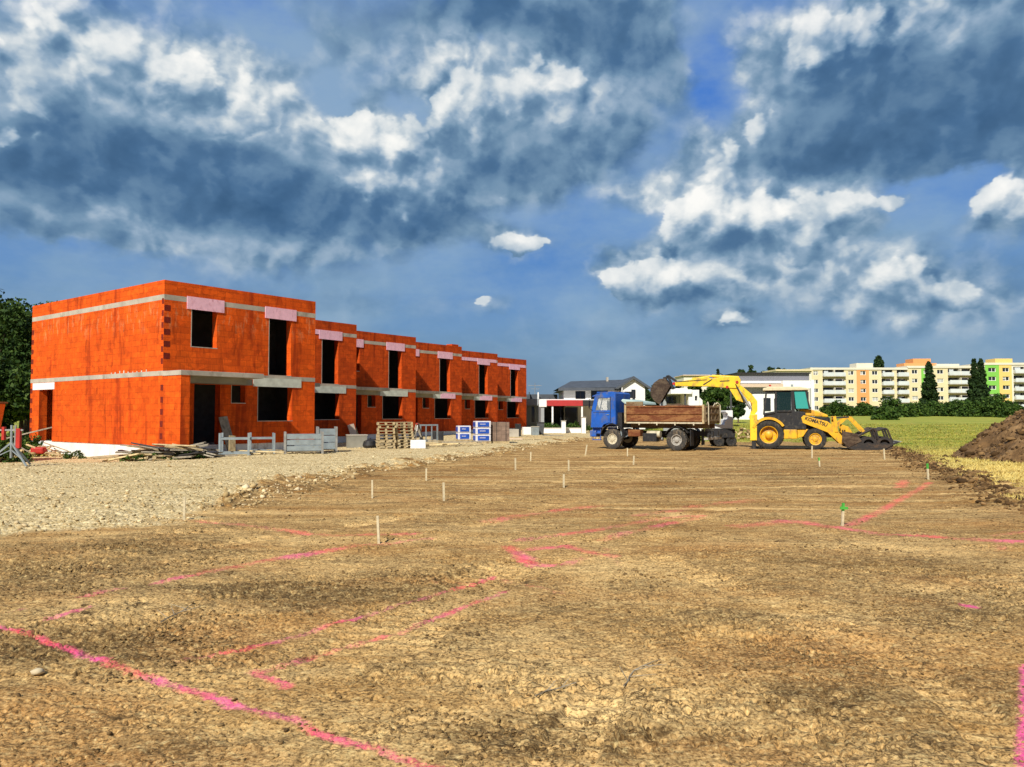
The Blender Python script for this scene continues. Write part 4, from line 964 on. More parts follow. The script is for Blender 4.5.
# tailgate with ribs and hooks
mb = MB(); mb.box(-.05,-.005,-1.14,1.14,BZ0+.03,BZ1-.02)
for zz in (BZ0+.05,BZ0+.40,BZ1-.12): mb.box(-.10,-.051,-1.12,1.12,zz,zz+.09)
for yy in (-.8,-.3,.3,.8): mb.box(-.09,-.052,yy-.03,yy+.03,BZ0+.14,BZ1-.12)
mb.build('tailgate','rustgrey',T,bevel=.01)
mb = MB()
for s in (.95,-.95): mb.tube([(-.14,s,BZ0-.1),(-.14,s,BZ1+.02),(-.05,s+.18*(1 if s<0 else -1),BZ1+.16),(.05,s+.3*(1 if s<0 else -1),BZ1+.03)], .028, 7)
mb.tube([(-.16,.3,BZ1-.05),(-.2,.1,BZ1+.12),(-.16,-.2,BZ1-.08)], .02, 6)
mb.build('tailgate_hook','rimpale',T)
MB().box(-.15,.05,-1.1,1.1,.55,.66).bar((.1,.4,.9),(-.1,.4,.6),.05,.08).bar((.1,-.4,.9),(-.1,-.4,.6),.05,.08).build('rear_bumper','rimgrey',T)
MB().box(-.18,-.151,.75,1.05,.66,.8).box(-.18,-.151,-1.05,-.75,.66,.8).build('tail_lamp','trim',T)
for s in (1,-1):
    MB().box(.72,.76,s*.85-.22,s*.85+.22,.25,1.05).build('mudflap','black',T)
    mb = MB(); arc = [(1.45+.66*math.cos(a), .53+.66*math.sin(a)) for a in np.linspace(2.6,.5,9)]
    for (a,b),(c,d) in zip(arc,arc[1:]): mb.bar((a,s*.85,b),(c,s*.85,d),.5,.025)
    mb.build('rear_mudguard','black',T)
# load of soil
def soil_heap(parent,x0,x1,y0,y1,zb,h,name='soil_load',nx=34,ny=22,seed=0):
    xs=np.linspace(x0,x1,nx); ys=np.linspace(y0,y1,ny); Xg,Yg=np.meshgrid(xs,ys)
    e=np.minimum.reduce([(Xg-x0)/(x1-x0),(x1-Xg)/(x1-x0)])*2; e2=np.minimum((Yg-y0)/(y1-y0),(y1-Yg)/(y1-y0))*2
    Zg=zb+h*np.clip(e*1.5,0,1)*np.clip(e2*1.6,0,1)*(.8+.4*fbm(Xg*1.3,Yg*1.3,3,seed))+.06*fbm(Xg*5,Yg*5,3,seed+4)
    idx=np.arange(nx*ny).reshape(ny,nx); Fc=np.stack([idx[:-1,:-1],idx[:-1,1:],idx[1:,1:],idx[1:,:-1]],-1).reshape(-1,4)
    o=bignp(name,np.stack([Xg.ravel(),Yg.ravel(),Zg.ravel()],1),Fc,'soilload',True); o.parent=parent; return o
ld = soil_heap(None,.1,3.3,-1.12,1.12,BZ1-.35,.5,'soil_load'); ld.location = T.location; ld.rotation_euler = T.rotation_euler; tag(ld,'dark dug soil heaped inside the bed of the tipper truck','soil load')
# cab
CY = 1.16
side = [(4.72,1.30),(4.38+.34,2.95),(4.85,3.03),(5.95,2.96),(6.08,2.78),(6.30,2.02),(6.34,1.12),(5.62,1.12),(5.50,1.28),(5.20,1.38),(4.90,1.36)]
win = [(5.05,2.05),(5.05,2.72),(5.82,2.74),(6.04,2.05)]
mb = MB()
def cabside(y, t_):
    # side skin with a real window opening: quads round the opening
    o = [(4.72,1.30),(4.90,1.36),(5.20,1.38),(5.50,1.28),(5.62,1.12),(6.34,1.12),(6.30,2.02),(6.08,2.78),(5.95,2.96),(4.85,3.03),(4.72,2.95)]
    w = win
    vs = [(a,y,b) for a,b in o]+[(a,y,b) for a,b in w]
    fs = [(0,1,2,11),(2,3,4,11),(4,5,14,11),(5,6,14),(6,7,14),(7,13,14),(7,8,13),(8,9,12,13),(9,10,12),(10,0,11,12)]
    n = len(vs); vs2 = [(a,y-t_,b) for a,_,b in vs]
    mb.add(vs+vs2, fs+[tuple(i+n for i in f) for f in fs]+[(11+i,11+(i+1)%4,n+11+(i+1)%4,n+11+i) for i in range(4)]+[(i,(i+1)%11,n+(i+1)%11,n+i) for i in range(11)])
cabside(CY, .05); cabside(-CY, -.05)
mb.box(4.70,4.76,-1.11,1.11,1.30,2.95)      # back
mb.prism([(4.72,2.95),(4.85,3.03),(5.95,2.96),(6.08,2.78),(6.04,2.78),(5.93,2.92),(4.85,2.98),(4.76,2.93)], -1.11, 1.11)
mb.prism([(6.31,1.12),(6.34,1.12),(6.30,2.02),(6.25,2.02)], -1.11, 1.11)
mb.box(4.8,6.25,-1.10,1.10,1.28,1.34)
for y in (-.02,): mb.prism([(6.26,2.02),(6.30,2.02),(6.10,2.76),(6.06,2.76)], -.025, .025)
cab = mb.build('cab','blue',T)
MB().box(4.9,6.0,-1.02,1.02,3.0,3.06).build('roof_panel','blue',cab,bevel=.02)
MB().prism([(6.00,2.86),(6.28,2.80),(6.28,2.84),(6.0,2.94)], -1.05, 1.05).build('sun_visor','blue',cab)
MB().prism([(6.27,2.03),(6.29,2.03),(6.09,2.75),(6.07,2.75)], -1.08, 1.08).build('windscreen','cabglass',cab)
for s in (1,-1):
    y = s*(CY-.025)
    MB().add([(a,y,b) for a,b in win],[(0,1,2,3)]).build('side_window','cabglass',cab,fix=False)
    MB().box(5.02,5.06,s*(CY+.004)-.004,s*(CY+.004)+.004,1.4,2.8).box(5.03,6.2,s*(CY+.004)-.003,s*(CY+.004)+.003,1.93,1.95).build('door_seam','trim',cab)
    MB().box(5.12,5.28,s*(CY+.02)-.015,s*(CY+.02)+.015,1.80,1.84).build('door_handle','galv',cab)
    mb = MB(); mb.tube([(6.12,s*CY,2.65),(6.35,s*(CY+.22),2.66),(6.35,s*(CY+.22),2.15),(6.22,s*CY,2.05)], .015, 6); mb.build('mirror_arm','black',cab)
    MB().box(6.32,6.36,s*(CY+.22)-.09,s*(CY+.22)+.09,2.2,2.6).build('mirror','black',cab,bevel=.01)
    mb = MB(); arc = [(4.92+.68*math.cos(a), .55+.76*math.sin(a)) for a in np.linspace(3.05,.25,11)]
    for (a,b),(c,d) in zip(arc,arc[1:]): mb.bar((a,s*.98,b),(c,s*.98,d),.42,.035)
    mb.build('front_mudguard','black',T)
    MB().box(5.60,6.08,s*1.02-.08,s*1.02+.08,.80,.84).box(5.60,6.08,s*1.02-.08,s*1.02+.08,.45,.49).bar((5.62,s*1.05,.47),(5.62,s*1.05,1.11),.03,.03).bar((6.06,s*1.05,.47),(6.06,s*1.05,1.11),.03,.03).build('step','blue',T)
    MB().box(5.58,6.10,s*.93-.02,s*.93+.02,.72,1.11).build('step_panel','blue',T)
MB().box(5.85,6.2,-1.15,1.15,.62,.95).build('front_bumper','blue',T,bevel=.04)
for s in (.82,-.82): MB().cyl((6.2,s,.76),(6.23,s,.76),.10,n=16).build('headlight','glasslit',T)
MB().box(6.345,6.37,-.7,.7,1.15,1.7).build('grille','black',cab)
MB().box(4.42,4.66,.2,1.0,1.1,1.9).cyl((4.52,-.8,1.0),(4.52,-.8,3.05),.07,n=10).box(4.45,4.62,-.5,.1,1.1,2.5).build('air_intake','black',T)
cab.scale = (.87,.84,.965); cab.location = (4.72*.13,1.16*.16,1.12*.035)
MB().box(5.15,5.75,.3,.85,1.4,1.62).box(5.05,5.25,.3,.85,1.62,2.3).box(5.15,5.75,-.85,-.3,1.4,1.62).box(5.05,5.25,-.85,-.3,1.62,2.3).build('seat','darkgrey',cab,bevel=.04)
mb = MB(); mb.tube([(5.85+.02*0+.2*math.cos(a)*.35, .58+.2*math.sin(a), 2.02+.2*math.cos(a)*.9) for a in np.linspace(0,6.283,15)], .015, 5); mb.build('steering_wheel','black',cab)
MB().cyl((4.45,1.02,.45),(4.45,1.02,.95),.05).bar((3.9,.6,.9),(4.3,1.0,.6),.04,.04).build('cable_bracket','galv',T)

# ------------------------------------------------------------------ backhoe loader
ps = R(18); SC = 19.25
B = empty('backhoe_loader', (13.33+.95*math.sin(ps), 40+.95, -.22), -ps); tag(B, 'yellow backhoe loader with its boom stretched over the truck bed', 'backhoe loader')
bxp = lambda px: (40*(px-CX)/F-13.33)/(math.cos(ps)+math.sin(ps)*(px-CX)/F)
def bzp(py, px=768.5): return max(-.02, CAMZ+.22-(py-HY)*(40-math.sin(ps)*bxp(px))/F)
def bzf(py): return bzp(py, 875)
pp = lambda *L: [(bxp(a), bzp(b, a)) for a, b in L]
for s in (-1,1):
    wheel(B, 0, s*.85, .75, .75, .46, s, 'yellow', 20, 'rubber2', .60, .24)
    wheel(B, bxp(815), s*.82, .54, .54, .34, s, 'cabtop' if 0 else 'yellow', 20, 'rubber2', .56, .05)
MB().cyl((0,-.8,.75),(0,.8,.75),.16).box(-.3,.3,-.35,.35,.5,1.0).cyl((bxp(815),-.75,.54),(bxp(815),.75,.54),.10).box(bxp(815)-.15,bxp(815)+.15,-.3,.3,.4,.7).build('axle','black',B)
MB().box(-.85,3.1,-.40,.40,.62,1.05).build('chassis','black',B)
MB().box(bxp(783.5),bxp(797),-.98,-.45,bzp(438.5),bzp(429.3)).box(bxp(783.5),bxp(797),.45,.98,bzp(438.5),bzp(429.3)).build('side_tank','yellow',B,bevel=.03)
MB().prism(pp((797.3,438),(803,436.5),(808,429.3),(797.3,429.3)),-.94,-.5).prism(pp((797.3,438),(803,436.5),(808,429.3),(797.3,429.3)),.5,.94).build('battery_box','yellow',B,bevel=.02)
# rear fenders
for s in (-1,1):
    mb = MB(); arc = [( .90*math.cos(a), .75+.92*math.sin(a)) for a in np.linspace(2.7,.55,13)]
    n = len(arc); vs=[]; y0,y1 = s*.62, s*1.12
    for a,b in arc: vs += [(a,y0,b),(a,y1,b),(a*.86,y1,.75+(b-.75)*.86),(a*.86,y0,.75+(b-.75)*.86)]
    fs=[]
    for i in range(n-1):
        for j in range(4): fs.append((i*4+j,i*4+(j+1)%4,(i+1)*4+(j+1)%4,(i+1)*4+j))
    fs += [(0,1,2,3),((n-1)*4,(n-1)*4+3,(n-1)*4+2,(n-1)*4+1)]
    mb.add(vs,fs); mb.build('rear_fender','yellow',B,smooth=True)
# cab frame
CYB = .68
mb = MB()
A0,A1 = pp((764,414),(766.8,391)); F0,F1 = pp((811,408),(806.5,390)); D0,D1 = pp((794,428),(793,390.5)); 
for s in (-1,1):
    y = s*CYB
    mb.bar((A0[0],y,A0[1]),(A1[0],y,A1[1]),.08,.09); mb.bar((F0[0]-.05,y,F0[1]),(F1[0],y,F1[1]),.07,.08)
    mb.bar((D0[0],y,D0[1]),(D1[0],y,D1[1]),.09,.16); mb.bar((A1[0],y,A1[1]),(F1[0],y,F1[1]),.08,.08)
    mb.bar((bxp(776),y,bzp(424)),(bxp(776.5),y,bzp(391)),.06,.08)
    mb.bar((A0[0],y,A0[1]),(bxp(776),y,bzp(412)),.06,.1); mb.bar((bxp(776),y,bzp(411)),(D0[0],y,bzp(411)),.05,.08)
for p in (A0,A1,F0,F1): mb.bar((p[0],-CYB,p[1]),(p[0],CYB,p[1]),.08,.08)
mb.build('cab_frame','black',B)
MB().prism(pp((763,390.6),(763.5,388),(770,386.6),(800,386.6),(809,388),(809.8,390)),-.80,.80).build('cab_roof','cabtop',B,bevel=.03)
for s in (-1,1): MB().prism(pp((796.5,408.5),(794.8,390.8),(805.8,390.8),(809.4,408.5)), s*CYB-.006, s*CYB+.006).build('front_side_window','turq',B)
for s in (-1,1):
    MB().prism(pp((777,410.5),(777.5,392),(792,392),(793,410.5)), s*CYB-.004, s*CYB+.004).build('door_window','smoke',B)
MB().prism(pp((806.6,391),(807.0,391),(811.2,408),(810.6,408)),-.62,.62).build('windscreen','turq',B)
MB().prism(pp((763,428),(764,414),(776,411),(794,411),(806,412),(806,428.8),(783,428.8),(776,421)),-CYB+.03,CYB-.03).build('cab_base','black',B,bevel=.03)
MB().prism(pp((783,425.6),(806,425.6),(806,429.0),(783,429.0)),-1.0,-.67).build('step','black',B)
MB().box(.35,.85,-.28,.28,bzp(420),bzp(411)-.1).box(.3,.45,-.28,.28,bzp(411)-.1,bzp(398)).build('seat','black',B,bevel=.04)
mb = MB(); mb.tube([(1.25+.1*math.cos(a), .22*math.sin(a), bzp(405)+.12*math.cos(a)) for a in np.linspace(0,6.283,13)], .02, 5).cyl((1.25,0,bzp(405)),(1.5,0,bzp(412)),.03); mb.build('steering_wheel','black',B)
MB().box(bxp(791.5),bxp(794),-.72,-.66,bzp(410),bzp(384.5)).build('exhaust_stack','galv',B)
MB().cyl((.1,-.5,bzp(386)),(.1,-.5,bzp(384.5)),.06).build('beacon','redpaint',B)
# bonnet
MB().prism(pp((800,411.5),(801,408.3),(812,409.3),(822,412),(829,415),(829,417.2),(822,416.6),(800,415.5)),-.42,.42).build('bonnet','yellow',B,bevel=.05)
MB().prism(pp((829.3,417),(831,418),(831,434),(829.3,434)),-.40,.40).build('radiator_grille','black',B)
MB().prism(pp((800,415.7),(822,416.9),(829,417.5),(829,437),(806,437)),-.36,.36).build('engine_bay','black',B)
# loader arms
armp = pp((801.5,417.5),(804,415.2),(828,421.5),(835,427),(846,440.5),(843.5,444.5),(840,444),(828,432.5),(803,423))
for s in (-1,1):
    a = MB().prism(armp, s*.60-.06, s*.60+.06).build('loader_arm','yellow',B,bevel=.012)
    if s == -1: ARM = a
    mb = MB(); p = pp((833.5,416.5),(836.5,416),(838.5,432),(835,432)); mb.prism(p, s*.60-.10, s*.60-.065) if s<0 else mb.prism(p, .665, .70)
    mb.build('tilt_lever','yellow',B)
    mb = MB(); p0,p1 = pp((848,417),(828,433)); mb.bar((p0[0],s*.5,p0[1]),(p1[0],s*.5,p1[1]),.05,.16); mb.build('lift_link','yellow',B)
    mb = MB(); p0,p1 = pp((851,417),(866,433)); mb.bar((p0[0],s*.42,p0[1]),(p1[0],s*.42,p1[1]),.07,.15); mb.build('bucket_link','yellow',B)
    mb = MB(); p0,p1 = pp((834,418),(850,417)); mb.bar((p0[0],s*.5,p0[1]),(p1[0],s*.5,p1[1]),.06,.08); mb.build('top_rod','black',B)
    mb = MB(); p0,p1 = pp((812,431),(832,430)); mb.cyl((p0[0],s*.5,p0[1]),(p1[0],s*.5,p1[1]),.055); mb.cyl((p1[0],s*.5,p1[1]),(bxp(842),s*.5,bzp(438)),.03); mb.build('lift_cylinder','steel',B)
p0 = pp((836,430))[0]; MB().bar((p0[0],-.6,p0[1]),(p0[0],.6,p0[1]),.18,.18).build('arm_crossbeam','yellow',B)
p = pp((841,424),(850,427),(856,437),(850,441),(842,433)); MB().prism(p,-.40,-.25).prism(p,.25,.40).build('bucket_bracket','yellow',B,bevel=.01)
# lettering on the arm
cu = bpy.data.curves.new('lettering','FONT'); cu.body = 'KOMATSU'; cu.size = .24; cu.extrude = .003; cu.offset = .008; cu.align_x = 'CENTER'; cu.align_y = 'CENTER'
to = bpy.data.objects.new('tmp', cu); COL.objects.link(to); dg_ = bpy.context.evaluated_depsgraph_get()
lm = bpy.data.meshes.new_from_object(to.evaluated_get(dg_)); bpy.data.objects.remove(to)
lo_ = bpy.data.objects.new('lettering', lm); lm.materials.clear(); lm.materials.append(M['black']); COL.objects.link(lo_); lo_.parent = ARM
lo_.rotation_euler = (R(90), R(19), 0); lo_.location = (bxp(816.5), -.666, bzp(421.8,816))
# front bucket
BW = 1.1
prof = pp((843,430),(842,440),(846,447),(857,451.2),(880,451),(898.5,441.5))
mb = MB()
vs=[]; inner = pp((845,430),(844.4,439),(848,445.6),(857.5,449.6),(879.5,449.4),(898.5,441.5))
for y in (-BW,BW): vs += [(a,y,b) for a,b in prof]+[(a,y,b) for a,b in inner]
n=len(prof)
fs=[(i,i+1,2*n+i+1,2*n+i) for i in range(n-1)]+[(n+i,n+i+1,3*n+i+1,3*n+i) for i in range(n-1)]
mb.add(vs,fs)
lb = mb.build('loader_bucket','bucketdark',B,fix=True)
for s in (-BW,BW): MB().prism(pp((843,433),(841.6,440),(846,447.4),(857,451.6),(880,451.4),(899,441.5),(888,443.5),(862,443),(852,437)), s-.02, s+.02).build('bucket_side','bucketdark',lb)
mb = MB(); 
for k in range(8): yy=-BW+.06+k*(2*BW-.12)/7; mb.prism(pp((890,445.8),(902,441),(890,444)), yy-.04, yy+.04)
mb.build('bucket_tooth','steel',lb)
mb = MB()
for s in (-1.0,.0,.9):
    mb.tube([(bxp(850),s,bzf(440)),(bxp(872.5),s,bzf(428.5)),(bxp(875),s,bzf(429.5)),(bxp(879),s,bzf(443))], .062, 7)
    mb.tube([(bxp(874),s+.12,bzf(431.5)),(bxp(885),s+.12,bzf(428.3)),(bxp(887.5),s+.12,bzf(429.5)),(bxp(892),s+.12,bzf(441))], .05, 7)
mb.bar((bxp(872.5),-.8,bzf(428.8)),(bxp(872.5),.8,bzf(428.8)),.09,.09)
mb.build('folded_fork_frame','bucketdark',lb)
mb = MB()
for cx_ in (868,884):
    for s in (-1.0,-.3,.35,.9):
        c = (bxp(cx_),s,bzf(444)); mb.lathe([(.24,-.07),(.37,-.07),(.37,.07),(.24,.07),(.24,-.07)], c, 20)
mb.box(bxp(850),bxp(893),-.9,.9,bzf(446),bzf(439)); 
mb.build('fork_carriage','bucketdark',lb)
MB().prism(pp((842,431),(856,433.5),(861,441),(848,447),(841,441)),-BW-.05,-BW-.022).build('bucket_cheek','bucket',lb)
# backhoe end
MB().box(bxp(750),bxp(757),-1.08,-.84,bzp(440.5),bzp(414.2)).build('stabiliser','yellow2',B,bevel=.02)
MB().box(bxp(750),bxp(757),.84,1.08,bzp(440.5),bzp(414.2)).build('stabiliser','yellow2',B,bevel=.02)
for s in (-1,1):
    MB().box(bxp(751.5),bxp(755.5),s*.96-.07,s*.96+.07,bzp(448.6),bzp(440)).box(bxp(749),bxp(758),s*.96-.16,s*.96+.16,bzp(450),bzp(448.5)).build('stabiliser_leg','black',B)
MB().box(-.95,-.72,-.83,.83,.62,.86).box(-.95,-.72,-.83,.83,1.55,1.75).build('slide_frame','black',B)
yb = -.70
MB().box(-.93,-.6,yb-.1,yb+.2,.7,1.8).build('swing_post','black',B,bevel=.03)
bo = pp((752,418),(757.5,411),(757.5,401),(752,394),(743,386.5),(739,384),(737,388),(742,392),(749.5,399.5),(752.5,404),(751.8,411),(748.5,418))
boom = MB().prism(bo, yb-.14, yb-.10).prism(bo, yb+.10, yb+.14).build('boom','yellow2',B)
bi = pp((752,417),(755.5,411),(755.5,402),(749.5,395),(741,388),(738.6,388.6),(749,400),(752,405),(751,411),(749.2,417))
MB().prism(bi, yb-.098, yb+.098).build('boom_core','yellow',boom)
w_ = pp((729.5,388.5),(733,387),(741,390.5),(750.5,401),(744,402.5),(736.5,400))
MB().prism(w_, yb-.11, yb+.11).build('boom_web','yellow2',boom,bevel=.01)
mb = MB(); p0,p1,p2 = pp((751,409),(744,397),(737,386.5)); mb.cyl((p0[0],yb-.17,p0[1]),(p1[0],yb-.17,p1[1]),.07); mb.cyl((p1[0],yb-.17,p1[1]),(p2[0],yb-.17,p2[1]),.04); mb.build('boom_cylinder','steel',B,smooth=True)
mb = MB(); a,b_,c,d = [tuple((q[0],yb-.2,q[1])) for q in pp((752,409),(745,404),(741,394),(736,384))]; mb.tube([a,b_,c,d],.025,6)
a,b_,c,d = [tuple((q[0],yb+.2,q[1])) for q in pp((756,412),(752,407),(750,399),(738,383))]; mb.tube([a,b_,c,d],.025,6); 
mb.tube([(q[0],yb,q[1]) for q in pp((713,378),(716,374.3),(721,373.3),(724.5,375.5),(727,379))],.022,6)
mb.build('hydraulic_hose','black',B)
dp = pp((739,375.8),(741.2,380),(740.2,386.5),(735.5,388.3),(707,386.3),(690,386.2),(675,386),(675,382),(690,379.6),(707,376.4),(712,378.6),(722,376.8))
dip = MB().prism(dp, yb-.17, yb+.17).build('dipper','yellow2',B,bevel=.02)
MB().prism(pp((676,381.4),(707,379.3),(707,380.1),(676,382.2)),yb-.178,yb-.171).prism(pp((703,384.4),(712,378.9),(713,379.5),(704,385.2)),yb-.178,yb-.171).prism(pp((720,380.6),(730,380.2),(730,381.2),(720,381.6)),yb-.178,yb-.171).build('groove','trim',dip)
mb = MB(); p0,p1,p2 = pp((737,377.2),(712,375.8),(692,378.4)); mb.cyl((p0[0],yb,p0[1]),(p1[0],yb,p1[1]),.08); mb.cyl((p1[0],yb,p1[1]),(p2[0],yb,p2[1]),.04); mb.build('dipper_cylinder','yellow2',B,smooth=True)
mb = MB()
for q in pp((737.5,382),(727.5,387),(674,383.5)): mb.cyl((q[0],yb-.21,q[1]),(q[0],yb+.21,q[1]),.075)
mb.build('pivot_pin','redpaint',B)
mb = MB(); 
for (a,b_) in (((676,381),(668,375.5)),((668,375.5),(664,380)),((672,388),(666,384)),((668,376),(673,389)),((664,377),(668,389))):
    p0,p1 = pp(a,b_)
    for s in (-.16,.16): mb.bar((p0[0],yb+s,p0[1]),(p1[0],yb+s,p1[1]),.05,.11)
mb.build('bucket_linkage','black',B)
# digging bucket: curved shell opening down and to the right
bc = pp((671,386),(666,378.5),(660,379),(654.5,383),(651,389.5),(651.5,396),(655,401),(660,404.5))
bi2 = pp((669.5,387),(665.5,380.8),(660.3,381),(655.8,384.2),(652.6,390),(653,395.6),(656,400),(660,404.5))
mb = MB(); vs=[]; n=len(bc)
for y in (yb-.42,yb+.42): vs += [(a,y,b) for a,b in bc]+[(a,y,b) for a,b in bi2]
fs=[(i,i+1,2*n+i+1,2*n+i) for i in range(n-1)]+[(n+i,n+i+1,3*n+i+1,3*n+i) for i in range(n-1)]
mb.add(vs,fs); db = mb.build('digging_bucket','bucket',B)
for s in (-.42,.42): MB().prism(bc, yb+s-.015, yb+s+.015).build('bucket_side','bucket',db)
mb = MB()
for k in range(4): y=yb-.36+k*.24; mb.prism(pp((658.5,402.5),(662,408),(660.8,402.5)), y-.05, y+.05)
mb.build('bucket_tooth','steel',db)

# small white loader standing behind the truck tail
def whitem(t):
    s=44/F
    P=lambda *L:[((a-718)*s,(446-b)*s) for a,b in L]
    MB().prism(P((723,410.5),(730,410.5),(730,428.5),(709.5,428.5),(709.5,425.5),(714.5,424),(721.5,424.5),(722.5,419.5),(725.5,419),(725,414),(723,412.5)),-.55,.55).build('body','white',t,bevel=.03)
    MB().box(-.62,.78,-.6,.6,.50,.98).build('undercarriage','black',t)
    for s2 in (-1,1):
        for xx in (-.1,.6): wheel(t,xx,s2*.45,.30,.30,.2,s2,'black',0,'rubber2',.5,.03)
    MB().tube([(-.3,-.4,.98),(-.35,-.4,1.9),(.25,-.4,1.9)],.025,6).tube([(-.3,.4,.98),(-.35,.4,1.9),(.25,.4,1.9)],.025,6).build('handrail','black',t)
simple('compact_dumper','small white and black compact machine behind the truck tailgate','compact machine',718,431,whitem,Y=44)
# rubble bits behind boom
def rubble(t):
    r=np.random.default_rng(8); n=70; X_=r.normal(0,1.0,n); Y_=r.normal(0,.5,n); Z_=np.clip(.75-np.abs(X_)*.45,0,1)*r.random(n)
    o=scatter('stone',X_,Y_,Z_,r.uniform(.07,.2,n),'stone',r); o.parent=t
simple('rubble_pile','small heap of pale rubble seen through the slanting boom','rubble pile',742,428,rubble,Y=55)

# ------------------------------------------------------------------ building site goods
def world_house(i, lx, ly):
    ou, ov = OFFS[i]; u = ou+lx; v = ov+ly
    return P1[0]+UX*u-UY*v, P1[1]+UY*u+UX*v
# timber pile by the gable corner
PL='boards in the timber pile by the near gable'
proto=None
r=random.Random(4)
bxc,byc = gpt(170,459)
for k in range(44):
    L=r.uniform(.9,2.9); px=min(205,max(118,r.gauss(164,26)))
    w=r.uniform(.12,.34); mat=r.choice(['wood','woodlight','woodgrey','woodgrey','trim'])
    o=MB().box(-L/2,L/2,-w/2,w/2,-.025,.025).build('plank',mat)
    Yp=30.3+r.uniform(-.5,.8); xx=at(px,Yp)
    lay=r.choice([0,1,2,3,4]); hmax=.45*math.exp(-((px-163)/34)**2)+.10
    o.location=(xx,Yp,gz(xx,Yp)+.05+hmax*lay/4+.01*k%.05); o.rotation_euler=(r.uniform(-.3,.3),r.uniform(-.2,.2),r.uniform(-.7,.7)+.05)
    tag(o,'weathered board lying in the untidy timber pile by the gable corner','plank',PL)
def pallet(parent, mat='wood', z=0, L=1.2, W=.8):
    mb=MB()
    for y in (-W/2+.05,0,W/2-.05):
        mb.box(-L/2,L/2,y-.05,y+.05,z,z+.02)
        for x in (-L/2+.07,0,L/2-.07): mb.box(x-.07,x+.07,y-.05,y+.05,z+.021,z+.10)
    for x in (-L/2+.06,0,L/2-.06): mb.box(x-.05,x+.05,-W/2,W/2,z+.101,z+.12)
    for y in np.linspace(-W/2+.06,W/2-.06,5): mb.box(-L/2,L/2,y-.05,y+.05,z+.121,z+.142)
    return mb.build('pallet',mat,parent)
o=pallet(None,'wood'); x,y=at(173,30.2),30.2; o.location=(x,y,gz(x,y)+.05); o.rotation_euler=(.05,.03,.1); tag(o,'loose wooden pallet lying low at the front of the timber pile','pallet')
# weeds at foot of the wall
for k,(px,w) in enumerate([(75,1.4),(150,2.4),(192,1.6)]):
    tree('weed_clump',['weeds at the foot of the white plinth under the gable','weeds beneath the left end of the timber pile','weeds under the right end of the timber pile'][k],at(px,30.1 if k else 33.6),30.1 if k else 33.6,.5,w,'bush','leafbush',24,40,.035,160+k,'weeds along the house foot',cat='weeds')
# debris heap left of gable
def debris(t):
    r2=random.Random(6)
    for k in range(16):
        L=r2.uniform(.6,1.8); a=r2.uniform(-.4,.4); mb=MB().box(-L/2,L/2,-.05,.05,-.02,.02)
        o=mb.build('board',r2.choice(['wood','woodlight','woodgrey']),t); o.location=(r2.uniform(-.8,.8),r2.uniform(-.3,.4),.08+r2.random()*.4); o.rotation_euler=(r2.uniform(-.3,.3),r2.uniform(-.6,.6),r2.uniform(-.8,.8))
    r3=np.random.default_rng(9); n=60; X_=r3.normal(0,.5,n); Y_=r3.normal(0,.3,n); o=scatter('stone',X_,Y_,np.clip(.5-np.abs(X_)*.5,0,1)*r3.random(n),r3.uniform(.05,.14,n),'stone',r3); o.parent=t
    o=MB().box(-.3,.3,-.2,.2,.15,.45).build('red_sack','redpaint',t,bevel=.08); o.location=(.1,-.3,0)
simple('debris_heap','heap of broken boards, rubble and a red sack left of the gable doorway','debris heap',42,453,debris,Y=36)
o=MB().box(-1.6,1.6,-.06,.06,-.03,.03).build('plank','woodgrey'); o.location=(at(20,38),38,.55); o.rotation_euler=(0,-.25,.1); tag(o,'long grey board tilted above the debris at the far left','plank')
# orange container and tripod at left edge
def silo(t):
    mb=MB(); mb.lathe([(.001,0),(.9,0),(1.0,.3),(1.0,2.2),(.001,2.2)],(0,0,0),24)
    o=mb.build('drum','clay_b',t,smooth=True); o.rotation_euler=(R(90),0,0); o.location=(0,0,.75)
    mb=MB()
    for a in range(4): mb.bar((.8*math.cos(a*1.57+.8),.8*math.sin(a*1.57+.8),0),(.8*math.cos(a*1.57+.8),.8*math.sin(a*1.57+.8),.8),.12,.12)
    mb.build('frame','black',t)
M['orangepaint']=rusty('rusty orange paint',(.62,.14,.01,1),(.30,.09,.02,1),.4)
def skip(t):
    MB().prism([(-1.6,.35),(-1.25,2.35),(1.25,2.35),(1.05,1.2),(.7,.35)],-1,1).build('hopper','orangepaint',t,bevel=.04)
    MB().box(-1.3,1.3,-1.05,1.05,2.352,2.42).build('rim','rustgrey',t)
    MB().box(-1,-.85,-.9,-.75,0,.5).box(.45,.6,-.9,-.75,0,.5).box(-1,-.85,.75,.9,0,.5).box(.45,.6,.75,.9,0,.5).build('leg','black',t)
simple('steel_hopper','rusty orange steel hopper cut off by the left picture edge','hopper',-42,460,skip,Y=30.5)
def tripod(t):
    mb=MB().cyl((0,0,.25),(0,0,1.25),.035); mb.build('post','galv',t)
    for a in (R(200),R(-25),R(80)):
        MB().bar((0,0,.72),(.75*math.cos(a),.75*math.sin(a),.02),.035,.05).bar((0,0,.5),(.5*math.cos(a),.5*math.sin(a),.24),.025,.03).build('leg','galv',t)
    MB().bar((-.35,0,1.1),(.35,0,1.1),.05,.05).cyl((.12,0,.6),(.12,0,1.25),.03).build('head','steel',t)
    MB().box(.16,.28,-.05,.05,.55,1.15).box(-.28,-.2,-.05,.05,.8,1.2).build('red_clamp','redpaint',t)
simple('tripod_prop','grey steel tripod formwork prop with red clamps at the left edge','tripod prop',12.5,474,tripod,Y=23.5)
